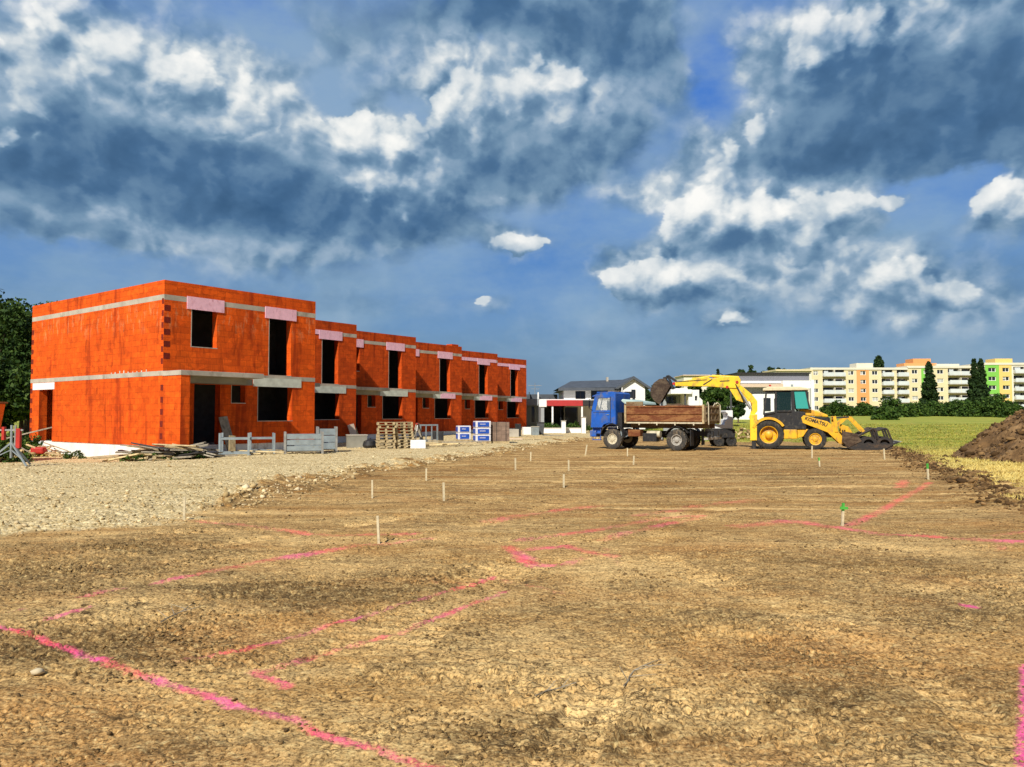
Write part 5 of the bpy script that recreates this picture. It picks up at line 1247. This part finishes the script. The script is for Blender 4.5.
# steel racks in front of first house
def rack(L,W,H,mat='galv'):
    def b(t):
        for sx in (-1,1):
            for sy in (-1,1): MB().box(sx*L/2-.04,sx*L/2+.04,sy*W/2-.04,sy*W/2+.04,0,H).build('post',mat,t)
        for sy in (-1,1):
            for z0,z1 in ((.10,.18),(H*.72,H*.80)): MB().box(-L/2+.04,L/2-.04,sy*W/2-.03,sy*W/2+.03,z0,z1).build('rail',mat,t)
        for sx in (-1,1):
            for z0,z1 in ((.10,.18),(H*.72,H*.80)): MB().box(sx*L/2-.03,sx*L/2+.03,-W/2+.04,W/2-.04,z0,z1).build('end_rail',mat,t)
    return b
simple('steel_rack','grey steel stillage frame nearest the entrance, with open sides','steel rack',236,457,rack(1.1,.9,.95),'grey steel stillage frames',.25,Y=31.5)
simple('steel_rack','grey steel stillage frame right of the entrance, half hidden behind the other','steel rack',262,455,rack(1.0,.9,.9),'grey steel stillage frames',.35,Y=33)
def crate(L,W,H):
    def b(t):
        for sy in (-1,1):
            mb=MB()
            for k in range(3): mb.box(-L/2+.05,L/2-.05,sy*W/2-.012,sy*W/2+.012,.12+k*(H-.12)/3+.03,.12+(k+1)*(H-.12)/3-.02)
            mb.build('side_panel','galv',t)
        for sx in (-1,1):
            mb=MB()
            for k in range(3): mb.box(sx*L/2-.012,sx*L/2+.012,-W/2+.05,W/2-.05,.12+k*(H-.12)/3+.03,.12+(k+1)*(H-.12)/3-.02)
            mb.build('end_panel','galv',t)
            for sy in (-1,1): MB().box(sx*L/2-.045,sx*L/2+.045,sy*W/2-.045,sy*W/2+.045,0,H+.08).build('post','steel',t)
        MB().box(-L/2+.05,L/2-.05,-W/2+.05,W/2-.05,.10,.13).build('floor','steel',t)
    return b
simple('steel_crate','closed grey steel crate with ribbed panels in front of the wide window','steel crate',304,454,crate(1.5,.95,.85),'ribbed steel crates',.30,Y=32.6)
simple('steel_crate','smaller grey steel crate right behind the ribbed one, with a tall open end','steel crate',327,451,crate(.8,.8,1.05),'ribbed steel crates',.30,Y=34.6)
# boards lying inside racks
for k,(px,Yp,z,L,mt,lb) in enumerate([(262,31.6,.16,1.9,'woodlight','pale board lying on the ground in front of the steel racks'),(246,32.2,.1,1.5,'woodlight','short pale board under the nearer steel rack'),(283,33.6,.12,1.3,'wood','brown board beside the ribbed steel crate')]):
    o=MB().box(-L/2,L/2,-.1,.1,-.02,.02).build('plank',mt); x=at(px,Yp); o.location=(x,Yp,gz(x,Yp)+z); o.rotation_euler=(0,.04,.15*k); tag(o,lb,'plank')
# boards leaning on walls
def lean(name,label,i,lx,base,L,w,mat,tilt=.22,roll=.12):
    x,y=world_house(i,lx,-base); o=MB().box(-w/2,w/2,-.02,.02,0,L).build(name,mat); z=gz(x,y)
    o.location=(x,y,z); o.rotation_euler=(-tilt,roll,R(53)); tag(o,label,'board')
lean('board','wide grey board leaning beside the entrance of the near house',0,2.95,.55,1.75,.42,'woodgrey',.3,-.12)
lean('board','brown board end leaning inside the steel rack',0,2.6,1.0,.85,.3,'wood',.15,.1)
lean('board','pale orange board leaning on the second house between window and pallets',1,7.35,.5,1.15,.5,'beige',.25,-.18)
lean('board','thin dark board leaning across the entrance of the third house',2,1.9,.7,2.3,.12,'wood',.3,-.22)
# concrete trough / plinth block by house two
def blk(L,W,H,mat,mat2=None):
    def b(t):
        MB().box(-L/2,L/2,-W/2,W/2,0,H).build('body',mat,t,bevel=.02)
        if mat2: MB().box(-L/2-.02,L/2+.02,-W/2-.02,W/2+.02,H+.001,H+.05).build('lid',mat2,t)
    return b
simple('concrete_block','dark grey concrete block below the leaning orange board','concrete block',357,445,blk(1.0,.7,.62,'concdark','conc'),None,.3,Y=39.5)
simple('rubbish_bag','black rubbish bag between the concrete block and the pallet stack','bag',370,445,lambda t:(MB().lathe([(.001,-.05),(.28,-.02),(.36,.15),(.30,.36),(.1,.45),(.06,.52),(.001,.53)],(0,0,0),14).build('sack','black',t,smooth=True),[setattr(c,'rotation_euler',(R(90),0,0)) for c in t.children])[0],None,0,Y=38.8)
# pallet stacks
PG='pallets in the tall double stack'
pp0=pallet(None,'wood'); firstp=True
rr=random.Random(12)
for col,(px,n) in enumerate([(386.5,9),(403.5,9)]):
    Yp=38.2+col*.5
    for k in range(n):
        if firstp: o=pp0; firstp=False
        else:
            o=pp0.copy(); COL.objects.link(o)
        x=at(px,Yp)+rr.uniform(-.04,.04); o.location=(x,Yp+rr.uniform(-.04,.04),gz(x,Yp)+k*.146+.01); o.rotation_euler=(0,rr.uniform(-.012,.012),.25+rr.uniform(-.06,.06)+col*.1); o.scale=(.72,.9,1)
        if k==n-1: lb=['topmost pallet of the left column of the pallet stack','topmost pallet of the right column of the pallet stack'][col]
        else: lb=['wooden pallet in the left column of the stack, below the topmost','wooden pallet in the right column of the stack, below the topmost'][col]
        tag(o,lb,'pallet',PG)
# white sawhorse / panels
def aframe(t):
    MB().bar((-.35,0,0),(0,0,1.25),.05,.09).bar((.35,0,0),(0,0,1.25),.05,.09).bar((-.35,.5,0),(0,.5,1.25),.05,.09).bar((.35,.5,0),(0,.5,1.25),.05,.09).build('leg','woodgrey',t)
    MB().bar((0,-.1,1.22),(0,.6,1.22),.07,.07).build('ridge_bar','redpaint',t)
    MB().bar((-.1,-.05,.05),(.05,-.05,1.15),.16,.03).build('white_board','white',t)
simple('trestle','wooden trestle with a white board, right of the pallet stack','trestle',417,446,aframe,Y=39.5)
simple('white_box','low white box at the foot of the trestle','box',418,447,blk(.75,.5,.42,'white'),None,.2,Y=38.6)
def frame2(t):
    MB().box(-.55,-.47,-.03,.03,0,1.15).box(.47,.55,-.03,.03,0,1.15).box(-.47,.47,-.03,.03,1.07,1.15).box(-.47,.47,-.03,.03,.05,.13).box(-.2,-.14,-.02,.02,.13,1.07).box(.14,.2,-.02,.02,.13,1.07).build('frame','galv',t)
    MB().box(-.5,.5,.05,.4,0,.3).build('foot','conc',t)
simple('barrier_frame','upright grey steel barrier frame right of the trestle','barrier',429,444,frame2,None,.5,Y=43)
simple('dark_bin','pair of black bins beside the barrier frame','bin',438,441,lambda t:(MB().box(-.3,-.02,-.2,.2,0,.75).build('bin','black',t,bevel=.03),MB().box(.04,.32,-.2,.2,0,.7).build('bin','black',t,bevel=.03))[0],Y=45)
for k,(px,Yp,L,lb) in enumerate([(438,40.5,2.4,'pale board on the ground right of the white box'),(450,41.5,3.0,'long brown board on the gravel before the blue wrapped packs'),(462,42.5,2.2,'short board just under the blue wrapped pack'),(445,43,1.8,'board lying behind the long brown board'),(432,39.8,1.6,'stubby board beside the trestle foot')]):
    o=MB().box(-L/2,L/2,-.12,.12,-.03,.03).build('plank',['woodlight','wood','woodgrey','wood','woodlight'][k]); x=at(px,Yp); o.location=(x,Yp,gz(x,Yp)+.12+.03*k); o.rotation_euler=(0,.03*(k-2),.2*k-.3); tag(o,lb,'plank','boards on the gravel before the wrapped packs')
# wrapped packs
def pack(L,W,rows,rh):
    def b(t):
        MB().box(-L/2,L/2,-W/2,W/2,0,.12).build('pallet_base','wood',t)
        for k in range(rows):
            z0=.13+k*rh; MB().box(-L/2+.02,L/2-.02,-W/2+.02,W/2-.02,z0,z0+rh-.015).build('pack','whitewrap',t,bevel=.03)
            MB().box(-L/2+.14,L/2-.14,-W/2-.004,-W/2+.015,z0+rh*.15,z0+rh*.80).box(-L/2-.0,-L/2+.018,-W/2+.1,W/2-.1,z0+rh*.15,z0+rh*.80).build('blue_print','bluewrap',t)
            MB().box(-L/2+.25,L/2-.35,-W/2-.010,-W/2-.0045,z0+rh*.48,z0+rh*.56).build('white_print','whitewrap',t)
    return b
simple('wrapped_pack','low white and blue film wrapped pack left of the taller one','wrapped pallet','' or 463.5,440,pack(.85,.8,2,.44),'film wrapped packs with blue print',.25,Y=48)
simple('wrapped_pack','tall white and blue film wrapped pack of three layers','wrapped pallet',482,440,pack(.95,.85,3,.40),'film wrapped packs with blue print',.25,Y=45.5)
def bricks(t):
    MB().box(-.5,.5,-.5,.5,0,.12).build('pallet_base','wood',t); MB().box(-.5,.5,-.5,.5,.121,1.25).build('block_stack','greybricks',t,bevel=.02)
    MB().box(-.3,-.27,-.51,.51,.121,1.26).box(.27,.3,-.51,.51,.121,1.26).build('strap','black',t)
simple('block_pallet','brown grey stack of blocks on a pallet right of the tall wrapped pack','block pallet',499,440,bricks,None,.3,Y=46)
simple('concrete_block','pale grey block right of the brown block pallet','concrete block',512,436,blk(.9,.6,.6,'conc'),None,.2,Y=56)
simple('dark_bin','black bin in front of the last house but one','bin',518,436,blk(.4,.4,.95,'black'),None,.2,Y=58)
simple('white_box','white box at the foot of the farthest house','box',528.5,434,blk(.95,.6,.62,'white'),None,.2,Y=62)
simple('grey_box','grey box right of the white box near the farthest house','box',535,434,blk(.55,.5,.65,'galv','conc'),None,.2,Y=61)
simple('waste_bin','dark green waste bin between the grey box and the garden wall','waste bin',540.5,434,lambda t:(MB().prism([(-.24,.06),(.24,.06),(.3,.95),(-.3,.95)],-.28,.28).build('body','darkgrey',t,bevel=.02),MB().box(-.33,.33,-.32,.32,.951,1.02).build('lid','black',t),MB().cyl((-.25,.3,.09),(.25,.3,.09),.09).build('wheel','black',t))[0],None,0,Y=62)
for k,(px,Yp,L,lb,mt) in enumerate([(520,52,3.2,'long board at the track edge before the farthest houses','wood'),(545,54,2.6,'brown board on the track right of the farthest house','wood'),(507,50,2.0,'orange brown board right of the block pallet','beige'),(553,56,1.5,'dark offcut board nearest the garden wall','woodgrey')]):
    o=MB().box(-L/2,L/2,-.15,.15,-.04,.04).build('plank',mt); x=at(px,Yp); o.location=(x,Yp,gz(x,Yp)+.12); o.rotation_euler=(0,.02,.1*k); tag(o,lb,'plank','boards at the far end of the track')

# ------------------------------------------------------------------ survey stakes
ST=[(186,495,519,0,'thin survey stake by the gravel edge at the far left'),(380,513,542,0,'tallest pale survey stake, left of centre in the foreground'),(373,478,497,0,'survey stake standing behind the tallest foreground one'),
 (444.3,482.5,502,0,'survey stake right of the tallest, with a broad flat face'),(426.5,467,480,0,'small survey stake behind the broad faced one'),(515.5,457,469.5,0,'survey stake in line with the left end of the wrapped packs and before the annex'),
 (530.5,451.5,461,0,'short survey stake in front of the annex, left of the truck'),(563.5,472,486,0,'nearest survey stake before the white gate post'),(568.5,459,470.5,0,'survey stake just behind the one before the gate post'),
 (585,444,455,0,'leaning survey stake next to the truck cab'),(627,448,456.5,0,'short survey stake between the wheels of the truck'),(633,455,464.5,0,'survey stake in front of the short one by the truck'),
 (811,445,458,0,'white survey stake in front of the backhoe front wheel'),(818.5,458,467,1,'small green tipped survey stake before the backhoe'),(883.4,448,459.3,0,'white survey stake in front of the loader bucket'),
 (926.5,463.5,479.5,2,'green topped survey stake at the end of the red line by the grass'),(840,502,525,1,'green topped survey stake with a small cross board in the right middle ground')]
for k,(px,yt,yb_,gmode,lb) in enumerate(ST):
    x,y=gpt(px,yb_); h=(yb_-yt)*y/F; w=.022+.0007*y
    if k==3: w=.035
    z=float(ground_height(np.array([x]),np.array([y]))[0][0])
    t=empty('survey_stake',(x,y,z-.02),random.uniform(0,1)); tag(t,lb,'stake','wooden survey stakes in the soil')
    MB().box(-w/2,w/2,-w/2,w/2,-.1,h*(1 if not gmode else .72)).build('stake','stakewood',t)
    if gmode: MB().box(-w*.52,w*.52,-w*.52,w*.52,h*.7201,h+.02).build('green_tip','green',t)
    if k==16: MB().box(-.055,.055,-w*.52-.02,-w*.52-.001,h*.80,h*.91).build('green_board','green',t)
    t.rotation_euler=(random.uniform(-.05,.05),random.uniform(-.06,.06)+(.18 if k==9 else 0),random.uniform(0,.4))

# ------------------------------------------------------------------ soil heap at the right
def mound():
    cx,cy=23.3,27.0
    nx,ny=260,200; xs=np.linspace(-9,10,nx); ys=np.linspace(-8,16,ny); Xg,Yg=np.meshgrid(xs,ys)
    d=np.sqrt((Xg/6.9)**2+(np.where(Yg<0,Yg/6.0,Yg/7.5))**2)
    wob=fbm(Xg*.35,Yg*.35,3,201)*.30
    hgt=3.5*np.clip(1-(d+wob*.55),-.06,1)**.92 if False else 3.6*np.maximum(1-(d+wob*.5),-.04)
    hgt=np.where(hgt>0,hgt*1.35,hgt); hgt=np.minimum(hgt*.96,3.4+.4*wob)
    rg=fbm(Xg*1.6,Yg*1.6,5,210)*.22+np.abs(fbm(Xg*6,Yg*6,4,220))*.26
    Zg=hgt+rg*np.clip(hgt*1.2+.1,0,1)-.12
    base=tz0(Xg+cx,Yg+cy)
    idx=np.arange(nx*ny).reshape(ny,nx); Fc=np.stack([idx[:-1,:-1],idx[:-1,1:],idx[1:,1:],idx[1:,:-1]],-1).reshape(-1,4)
    t=empty('soil_heap',(cx,cy,0)); tag(t,'tall heap of brown excavated soil at the right picture edge','soil heap')
    mm=plain('excavated soil',(.15,.083,.032,1),.95,var=.5,scale=1.4,bump=.9,bscale=7,dirt=(.28,.17,.075,1),dirtamt=.5,bdist=.10)
    o=bignp('soil',np.stack([Xg.ravel(),Yg.ravel(),(Zg+base).ravel()],1),Fc,mm,True); o.parent=t
    r=np.random.default_rng(77); n=14000; i=r.integers(0,nx-1,n); j=r.integers(0,ny-1,n); k=hgt[j,i]>-.1
    i,j=i[k],j[k]; X_=Xg[j,i]+r.uniform(-.05,.05,len(i)); Y_=Yg[j,i]+r.uniform(-.05,.05,len(i)); Z_=(Zg+base)[j,i]
    o=scatter('clods',X_,Y_,Z_,r.lognormal(-3.25,.5,len(X_)).clip(.02,.16),'clodd',r,.75); o['kind']='stuff'; o.parent=t
mound()

# ------------------------------------------------------------------ world
AZ, EL = 22.0, 40.0
sun = bpy.data.lights.new('sun','SUN'); sun.energy = 5.0; sun.angle = R(.53); sun.color = (1,.95,.86)
so = bpy.data.objects.new('sun', sun); COL.objects.link(so)
L = Vector((math.sin(R(AZ))*math.cos(R(EL)), math.cos(R(AZ))*math.cos(R(EL)), -math.sin(R(EL))))
so.rotation_euler = L.to_track_quat('-Z','Y').to_euler(); so.location = (-20,-30,40)

def cloud_group():
    g = bpy.data.node_groups.new('cloud_field','ShaderNodeTree')
    g.interface.new_socket('P', in_out='INPUT', socket_type='NodeSocketVector')
    for n_ in ('Cover','Bright','Detail','Puff'): g.interface.new_socket(n_, in_out='OUTPUT', socket_type='NodeSocketFloat')
    nt = NT(g); gi = g.nodes.new('NodeGroupInput'); go = g.nodes.new('NodeGroupOutput'); P = gi.outputs[0]
    def conv(cx, cy, rx, ry):
        az = math.atan((cx-CX)/F); el = math.atan((HY-cy)/F*math.cos(az)); return az, el, rx/F*math.cos(az)**2, ry/F*math.cos(az)
    w1 = nt.noise(P, 5.0, 3, .55, out=1); w2 = nt.noise(nt.mapping(P, (1,1.5,1), (3,7,0)), 16.0, 4, .62, out=1)
    d1 = nt.vmath('MULTIPLY', nt.vmath('SUBTRACT', w1, (.5,.5,.5)), (.13,.085,0))
    d2 = nt.vmath('MULTIPLY', nt.vmath('SUBTRACT', w2, (.5,.5,.5)), (.060,.046,0))
    Q = nt.vmath('ADD', P, nt.vmath('ADD', d1, d2))
    def field(blobs, Q=Q, r0=1.55, r1=.15):
        acc = None
        for cx, cy, rx, ry, w in blobs:
            az, el, ra, re = conv(cx, cy, rx, ry)
            dd = nt.vmath('LENGTH', nt.vmath('MULTIPLY', nt.vmath('SUBTRACT', Q, (az, el, 0)), (1/ra, 1/re, 0)))
            c = nt.mr(dd, r0, r1, 0, w, True)
            acc = c if acc is None else nt.math('ADD', acc, c)
        return acc
    QP = nt.vmath('ADD', P, nt.vmath('ADD', nt.vmath('MULTIPLY', d1, (.45,.45,0)), nt.vmath('MULTIPLY', d2, (.75,.75,0))))
    v2 = nt('ShaderNodeTexVoronoi', {'feature': 'SMOOTH_F1'}, {'Vector': QP, 'Scale': 22.0, 'Detail': 2.0, 'Roughness': .5, 'Smoothness': .35})
    cover = field([(60,45,200,95,.9),(60,150,160,80,.9),(190,180,180,66,.9),(320,205,160,54,.9),(235,95,100,48,.9),(60,232,130,16,.5),(375,150,75,52,1.0),(420,215,60,30,.7),
        (500,20,210,60,.8),(600,50,120,80,.8),(530,110,140,75,.9),(500,170,95,32,.7),(512,245,54,20,.9),(280,262,170,22,.4),
        (840,30,135,62,.9),(960,30,125,72,.9),(870,110,185,78,.95),(1000,120,125,82,.9),(745,148,80,32,.8),(690,180,70,24,.5),
        (745,215,115,52,1.0),(680,262,80,36,.9),(645,280,60,25,.9),(730,280,75,32,.8),(860,205,62,22,.9),(1012,205,55,30,.9),(850,265,120,44,.7),(950,295,150,36,.8),(735,322,26,8,.6),(490,300,30,9,.35),(960,375,90,16,.5),(640,195,50,16,.35),(300,30,60,30,.3),(620,330,200,24,.35),(200,300,160,22,.4),(400,300,120,20,.35),(940,198,85,24,-1.1),(640,235,40,30,-.4),(715,60,30,60,-.7),(270,22,50,22,-.5),(330,95,24,30,-.6),(405,105,28,14,-.7),(655,120,24,50,-.35),(485,42,16,10,-.9),(1000,60,30,20,.2)])
    bright = field([(60,15,190,62,.95),(10,95,70,45,.6),(240,82,85,30,.8),(225,118,80,24,.55),(352,142,52,34,1.25),(395,185,50,36,.55),
        (505,85,100,34,.75),(575,75,60,34,.55),(420,80,70,40,.35),(532,240,34,11,1.35),(760,108,34,22,.8),(705,145,45,16,.7),(660,195,35,10,.5),(835,12,120,46,.7),(930,8,100,30,.45),
        (735,198,100,28,1.15),(690,212,45,30,.8),(645,272,60,20,1.25),(728,283,55,20,.95),(790,218,45,30,.75),(862,200,50,14,1.0),(1015,195,40,22,1.1),(880,262,110,22,.6),(910,298,120,22,.55),(735,322,22,6,.9),(960,375,90,14,.45),(110,225,70,8,.3),(590,280,20,6,.2),(640,190,50,16,.4)])
    dark = field([(40,155,150,48,.85),(190,188,155,42,.95),(310,212,135,28,.85),(420,224,55,20,.7),(60,232,110,10,.45),(470,12,150,28,.65),(610,40,95,46,.6),(565,130,110,30,.35),(505,172,85,18,.55),
        (498,250,45,12,.6),(880,112,155,46,1.0),(990,128,115,52,.95),(800,160,75,16,.5),(960,62,75,26,.3),(705,248,70,12,.35),(690,298,100,8,.3),(1020,238,45,18,.35),(870,235,50,10,.2),(760,232,70,10,.35),(250,296,120,14,.4),(640,335,180,16,.4),(850,55,60,20,.3)])
    n = nt('ShaderNodeTexNoise', {'noise_type': 'FBM'}, {'Vector': Q, 'Scale': 9.0, 'Detail': 6, 'Roughness': .5})
    v = v2
    det = nt.math('ADD', nt.math('MULTIPLY', nt.math('SUBTRACT', n.outputs[0], .5), .9), nt.math('MULTIPLY', nt.math('SUBTRACT', .42, v.outputs['Distance']), .5))
    puffs = field([(370,150,56,44,1.1),(345,140,34,26,.6),(400,175,46,36,.7),(235,90,72,36,1.0),(200,112,60,22,.5),(500,95,74,36,.85),(560,78,42,28,.6),(460,110,44,28,.5),
        (532,242,32,13,1.1),(500,248,30,14,.8),(750,215,66,40,1.0),(700,212,46,28,.9),(800,222,52,30,.8),(860,203,46,17,.9),(900,198,22,9,.5),(640,282,44,22,1.0),(690,275,50,26,.8),(730,288,36,18,.6),(610,276,22,12,.5),
        (1012,200,38,24,1.0),(905,285,80,24,.7),(960,300,70,22,.6),(850,255,70,26,.7),(765,118,26,18,.9),(738,140,34,16,.7),(700,165,44,14,.6),(735,322,22,7,.9),(490,300,22,8,.6),(475,297,12,6,.4),(820,20,70,36,.6),(900,14,70,30,.5),(60,30,120,50,.8),(130,70,60,26,.5),(20,110,50,30,.5)], QP, 1.65, .2)
    nt.set(go.inputs[3], nt.math('ADD', puffs, nt.math('MULTIPLY', nt.math('SUBTRACT', .62, v2.outputs['Distance']), 1.0)))
    nt.set(go.inputs[0], nt.math('ADD', cover, nt.math('MULTIPLY', det, .42)))
    nt.set(go.inputs[1], nt.math('SUBTRACT', bright, dark))
    nt.set(go.inputs[2], nt.math('MULTIPLY', det, 1.6))
    return g
w = bpy.data.worlds.new('World'); scene.world = w; w.use_nodes = True
wt = w.node_tree; wt.nodes.clear(); nt = NT(wt)
sky = nt('ShaderNodeTexSky', {'sky_type': 'NISHITA', 'sun_disc': False, 'sun_elevation': R(EL), 'sun_rotation': R(180+AZ), 'air_density': 1.3, 'dust_density': .8, 'ozone_density': 2.5})
D = nt('ShaderNodeTexCoord').outputs['Generated']; sx = nt('ShaderNodeSeparateXYZ', None, {0: D})
az = nt.math('ARCTAN2', sx.outputs[0], sx.outputs[1]); el = nt.math('ARCSINE', sx.outputs[2])
P = nt('ShaderNodeCombineXYZ', None, {0: az, 1: el, 2: 0.0}).outputs[0]
G = cloud_group()
a = nt('ShaderNodeGroup', {'node_tree': G}, {0: P}); b2 = nt('ShaderNodeGroup', {'node_tree': G}, {0: nt.vmath('ADD', P, (-.012,.018,0))})
relief = nt.math('SUBTRACT', a.outputs[2], b2.outputs[2])
tb = nt.math('TANH', nt.math('MULTIPLY', a.outputs[1], 1.05))
rl = nt.math('MULTIPLY', nt.math('TANH', nt.math('MULTIPLY', relief, 2.2)), .5)
B_ = nt.math('ADD', nt.math('ADD', nt.math('MULTIPLY', tb, .27), .43), nt.math('MULTIPLY', rl, nt.mr(a.outputs[1], -.5, .7, .28, .80)))
B_ = nt.math('ADD', B_, nt.math('MULTIPLY', nt.math('SUBTRACT', nt.noise(nt.mapping(P, (1,1.5,1)), 5.5, 6, .55), .5), nt.mr(a.outputs[1], -.6, .3, .4, .75)))
pm_ = nt.mr(a.outputs[3], .26, .56, 0, 1, True)
prl = nt.math('TANH', nt.math('MULTIPLY', nt.math('SUBTRACT', a.outputs[3], b2.outputs[3]), 2.2))
PB = nt.math('ADD', .55, nt.math('MULTIPLY', prl, .36))
PB = nt.math('ADD', PB, nt.math('MULTIPLY', tb, .10))
PB = nt.math('ADD', PB, nt.math('MULTIPLY', nt.math('SUBTRACT', nt.noise(P, 14, 5, .6), .5), .5))
B_ = nt.math('ADD', nt.math('MULTIPLY', B_, nt.math('SUBTRACT', 1.0, nt.math('MULTIPLY', pm_, .80))), nt.math('MULTIPLY', PB, nt.math('MULTIPLY', pm_, .80)))
cr = nt('ShaderNodeValToRGB', None, {0: B_}); e = cr.color_ramp
stops = [(0.0,S(44,78,112)),(.20,S(68,102,136)),(.38,S(106,136,162)),(.56,S(142,164,184)),(.78,S(190,200,206)),(1.0,S(244,242,236))]
while len(e.elements) < len(stops): e.elements.new(.5)
for i,(p_,c_) in enumerate(stops): e.elements[i].position = p_; e.elements[i].color = c_
hs = nt('ShaderNodeHueSaturation', None, {'Color': sky.outputs[0], 'Saturation': 1.35, 'Value': 1.0})
# thin veil of grey-blue haze cloud
veil = nt.mr(nt.noise(nt.mapping(P, (1,2,1), (2,5,0)), 3.2, 6, .6), .34, .62, .15, .85)
lowv = nt.mr(el, .02, .22, .95, .0)
blu = nt.mix(nt.mr(el, .0, .45), S(76,124,176), S(44,104,196))
base = nt.mix(nt.math('MAXIMUM', veil, lowv, None), blu, nt.mix(nt.mr(el, .02, .24), S(90,126,160), S(136,164,188)))
patch = nt.mr(nt.noise(nt.mapping(P, (1,1.6,1), (1,9,0)), 5.5, 5, .6), .40, .66)
base = nt.mix(nt.math('MULTIPLY', patch, .55), base, S(142,166,188))
pt2 = nt.mr(nt.noise(nt.mapping(P, (1,3.2,1), (4,2,0)), 3.0, 7, .62), .46, .66)
base = nt.mix(nt.math('MULTIPLY', pt2, nt.mr(el, .36, .1, 0, .5)), base, S(84,118,152))
bgs = nt('ShaderNodeBackground', None, {'Color': hs.outputs[0], 'Strength': .10})
bgv = nt('ShaderNodeBackground', None, {'Color': base, 'Strength': 1.0})
bgc = nt('ShaderNodeBackground', None, {'Color': cr.outputs[0], 'Strength': 1.0})
m1 = nt('ShaderNodeMixShader', None, {0: .9, 1: bgs.outputs[0], 2: bgv.outputs[0]})
alpha = nt.math('MAXIMUM', nt.mr(a.outputs[0], .02, .80, 0, .93, True), nt.math('MULTIPLY', pm_, .93))
# the part of the sky behind the camera and overhead is broken cloud, dimmed to cut fill light
m2 = nt('ShaderNodeMixShader', None, {0: alpha, 1: m1.outputs[0], 2: bgc.outputs[0]})
back = nt('ShaderNodeBackground', None, {'Color': nt.mix(nt.mr(nt.noise(D, 2.5, 6, .6), .42, .58), S(70,110,170), S(165,175,190)), 'Strength': .55})
fb = nt.math('MAXIMUM', nt.mr(sx.outputs[1], .25, -.1), nt.mr(el, .62, .95))
m3 = nt('ShaderNodeMixShader', None, {0: fb, 1: m2.outputs[0], 2: back.outputs[0]})
wo = nt('ShaderNodeOutputWorld', None, {0: m3.outputs[0]})
try: w.cycles.sampling_method = 'MANUAL'; w.cycles.sample_map_resolution = 512
except Exception: pass

# ------------------------------------------------------------------ camera
cam = bpy.data.cameras.new('camera'); cam.sensor_width = 36; cam.lens = F/1024*36; cam.clip_start = .1; cam.clip_end = 6000
co = bpy.data.objects.new('camera', cam); COL.objects.link(co); co.location = (0,0,CAMZ)
co.rotation_euler = (R(90)+math.atan((HY-383.5)/F), 0, 0); scene.camera = co
scene.view_settings.view_transform = 'Standard'; scene.view_settings.look = 'None'; scene.view_settings.exposure = 0.2; scene.view_settings.gamma = 1
scene.cycles.max_bounces = 6
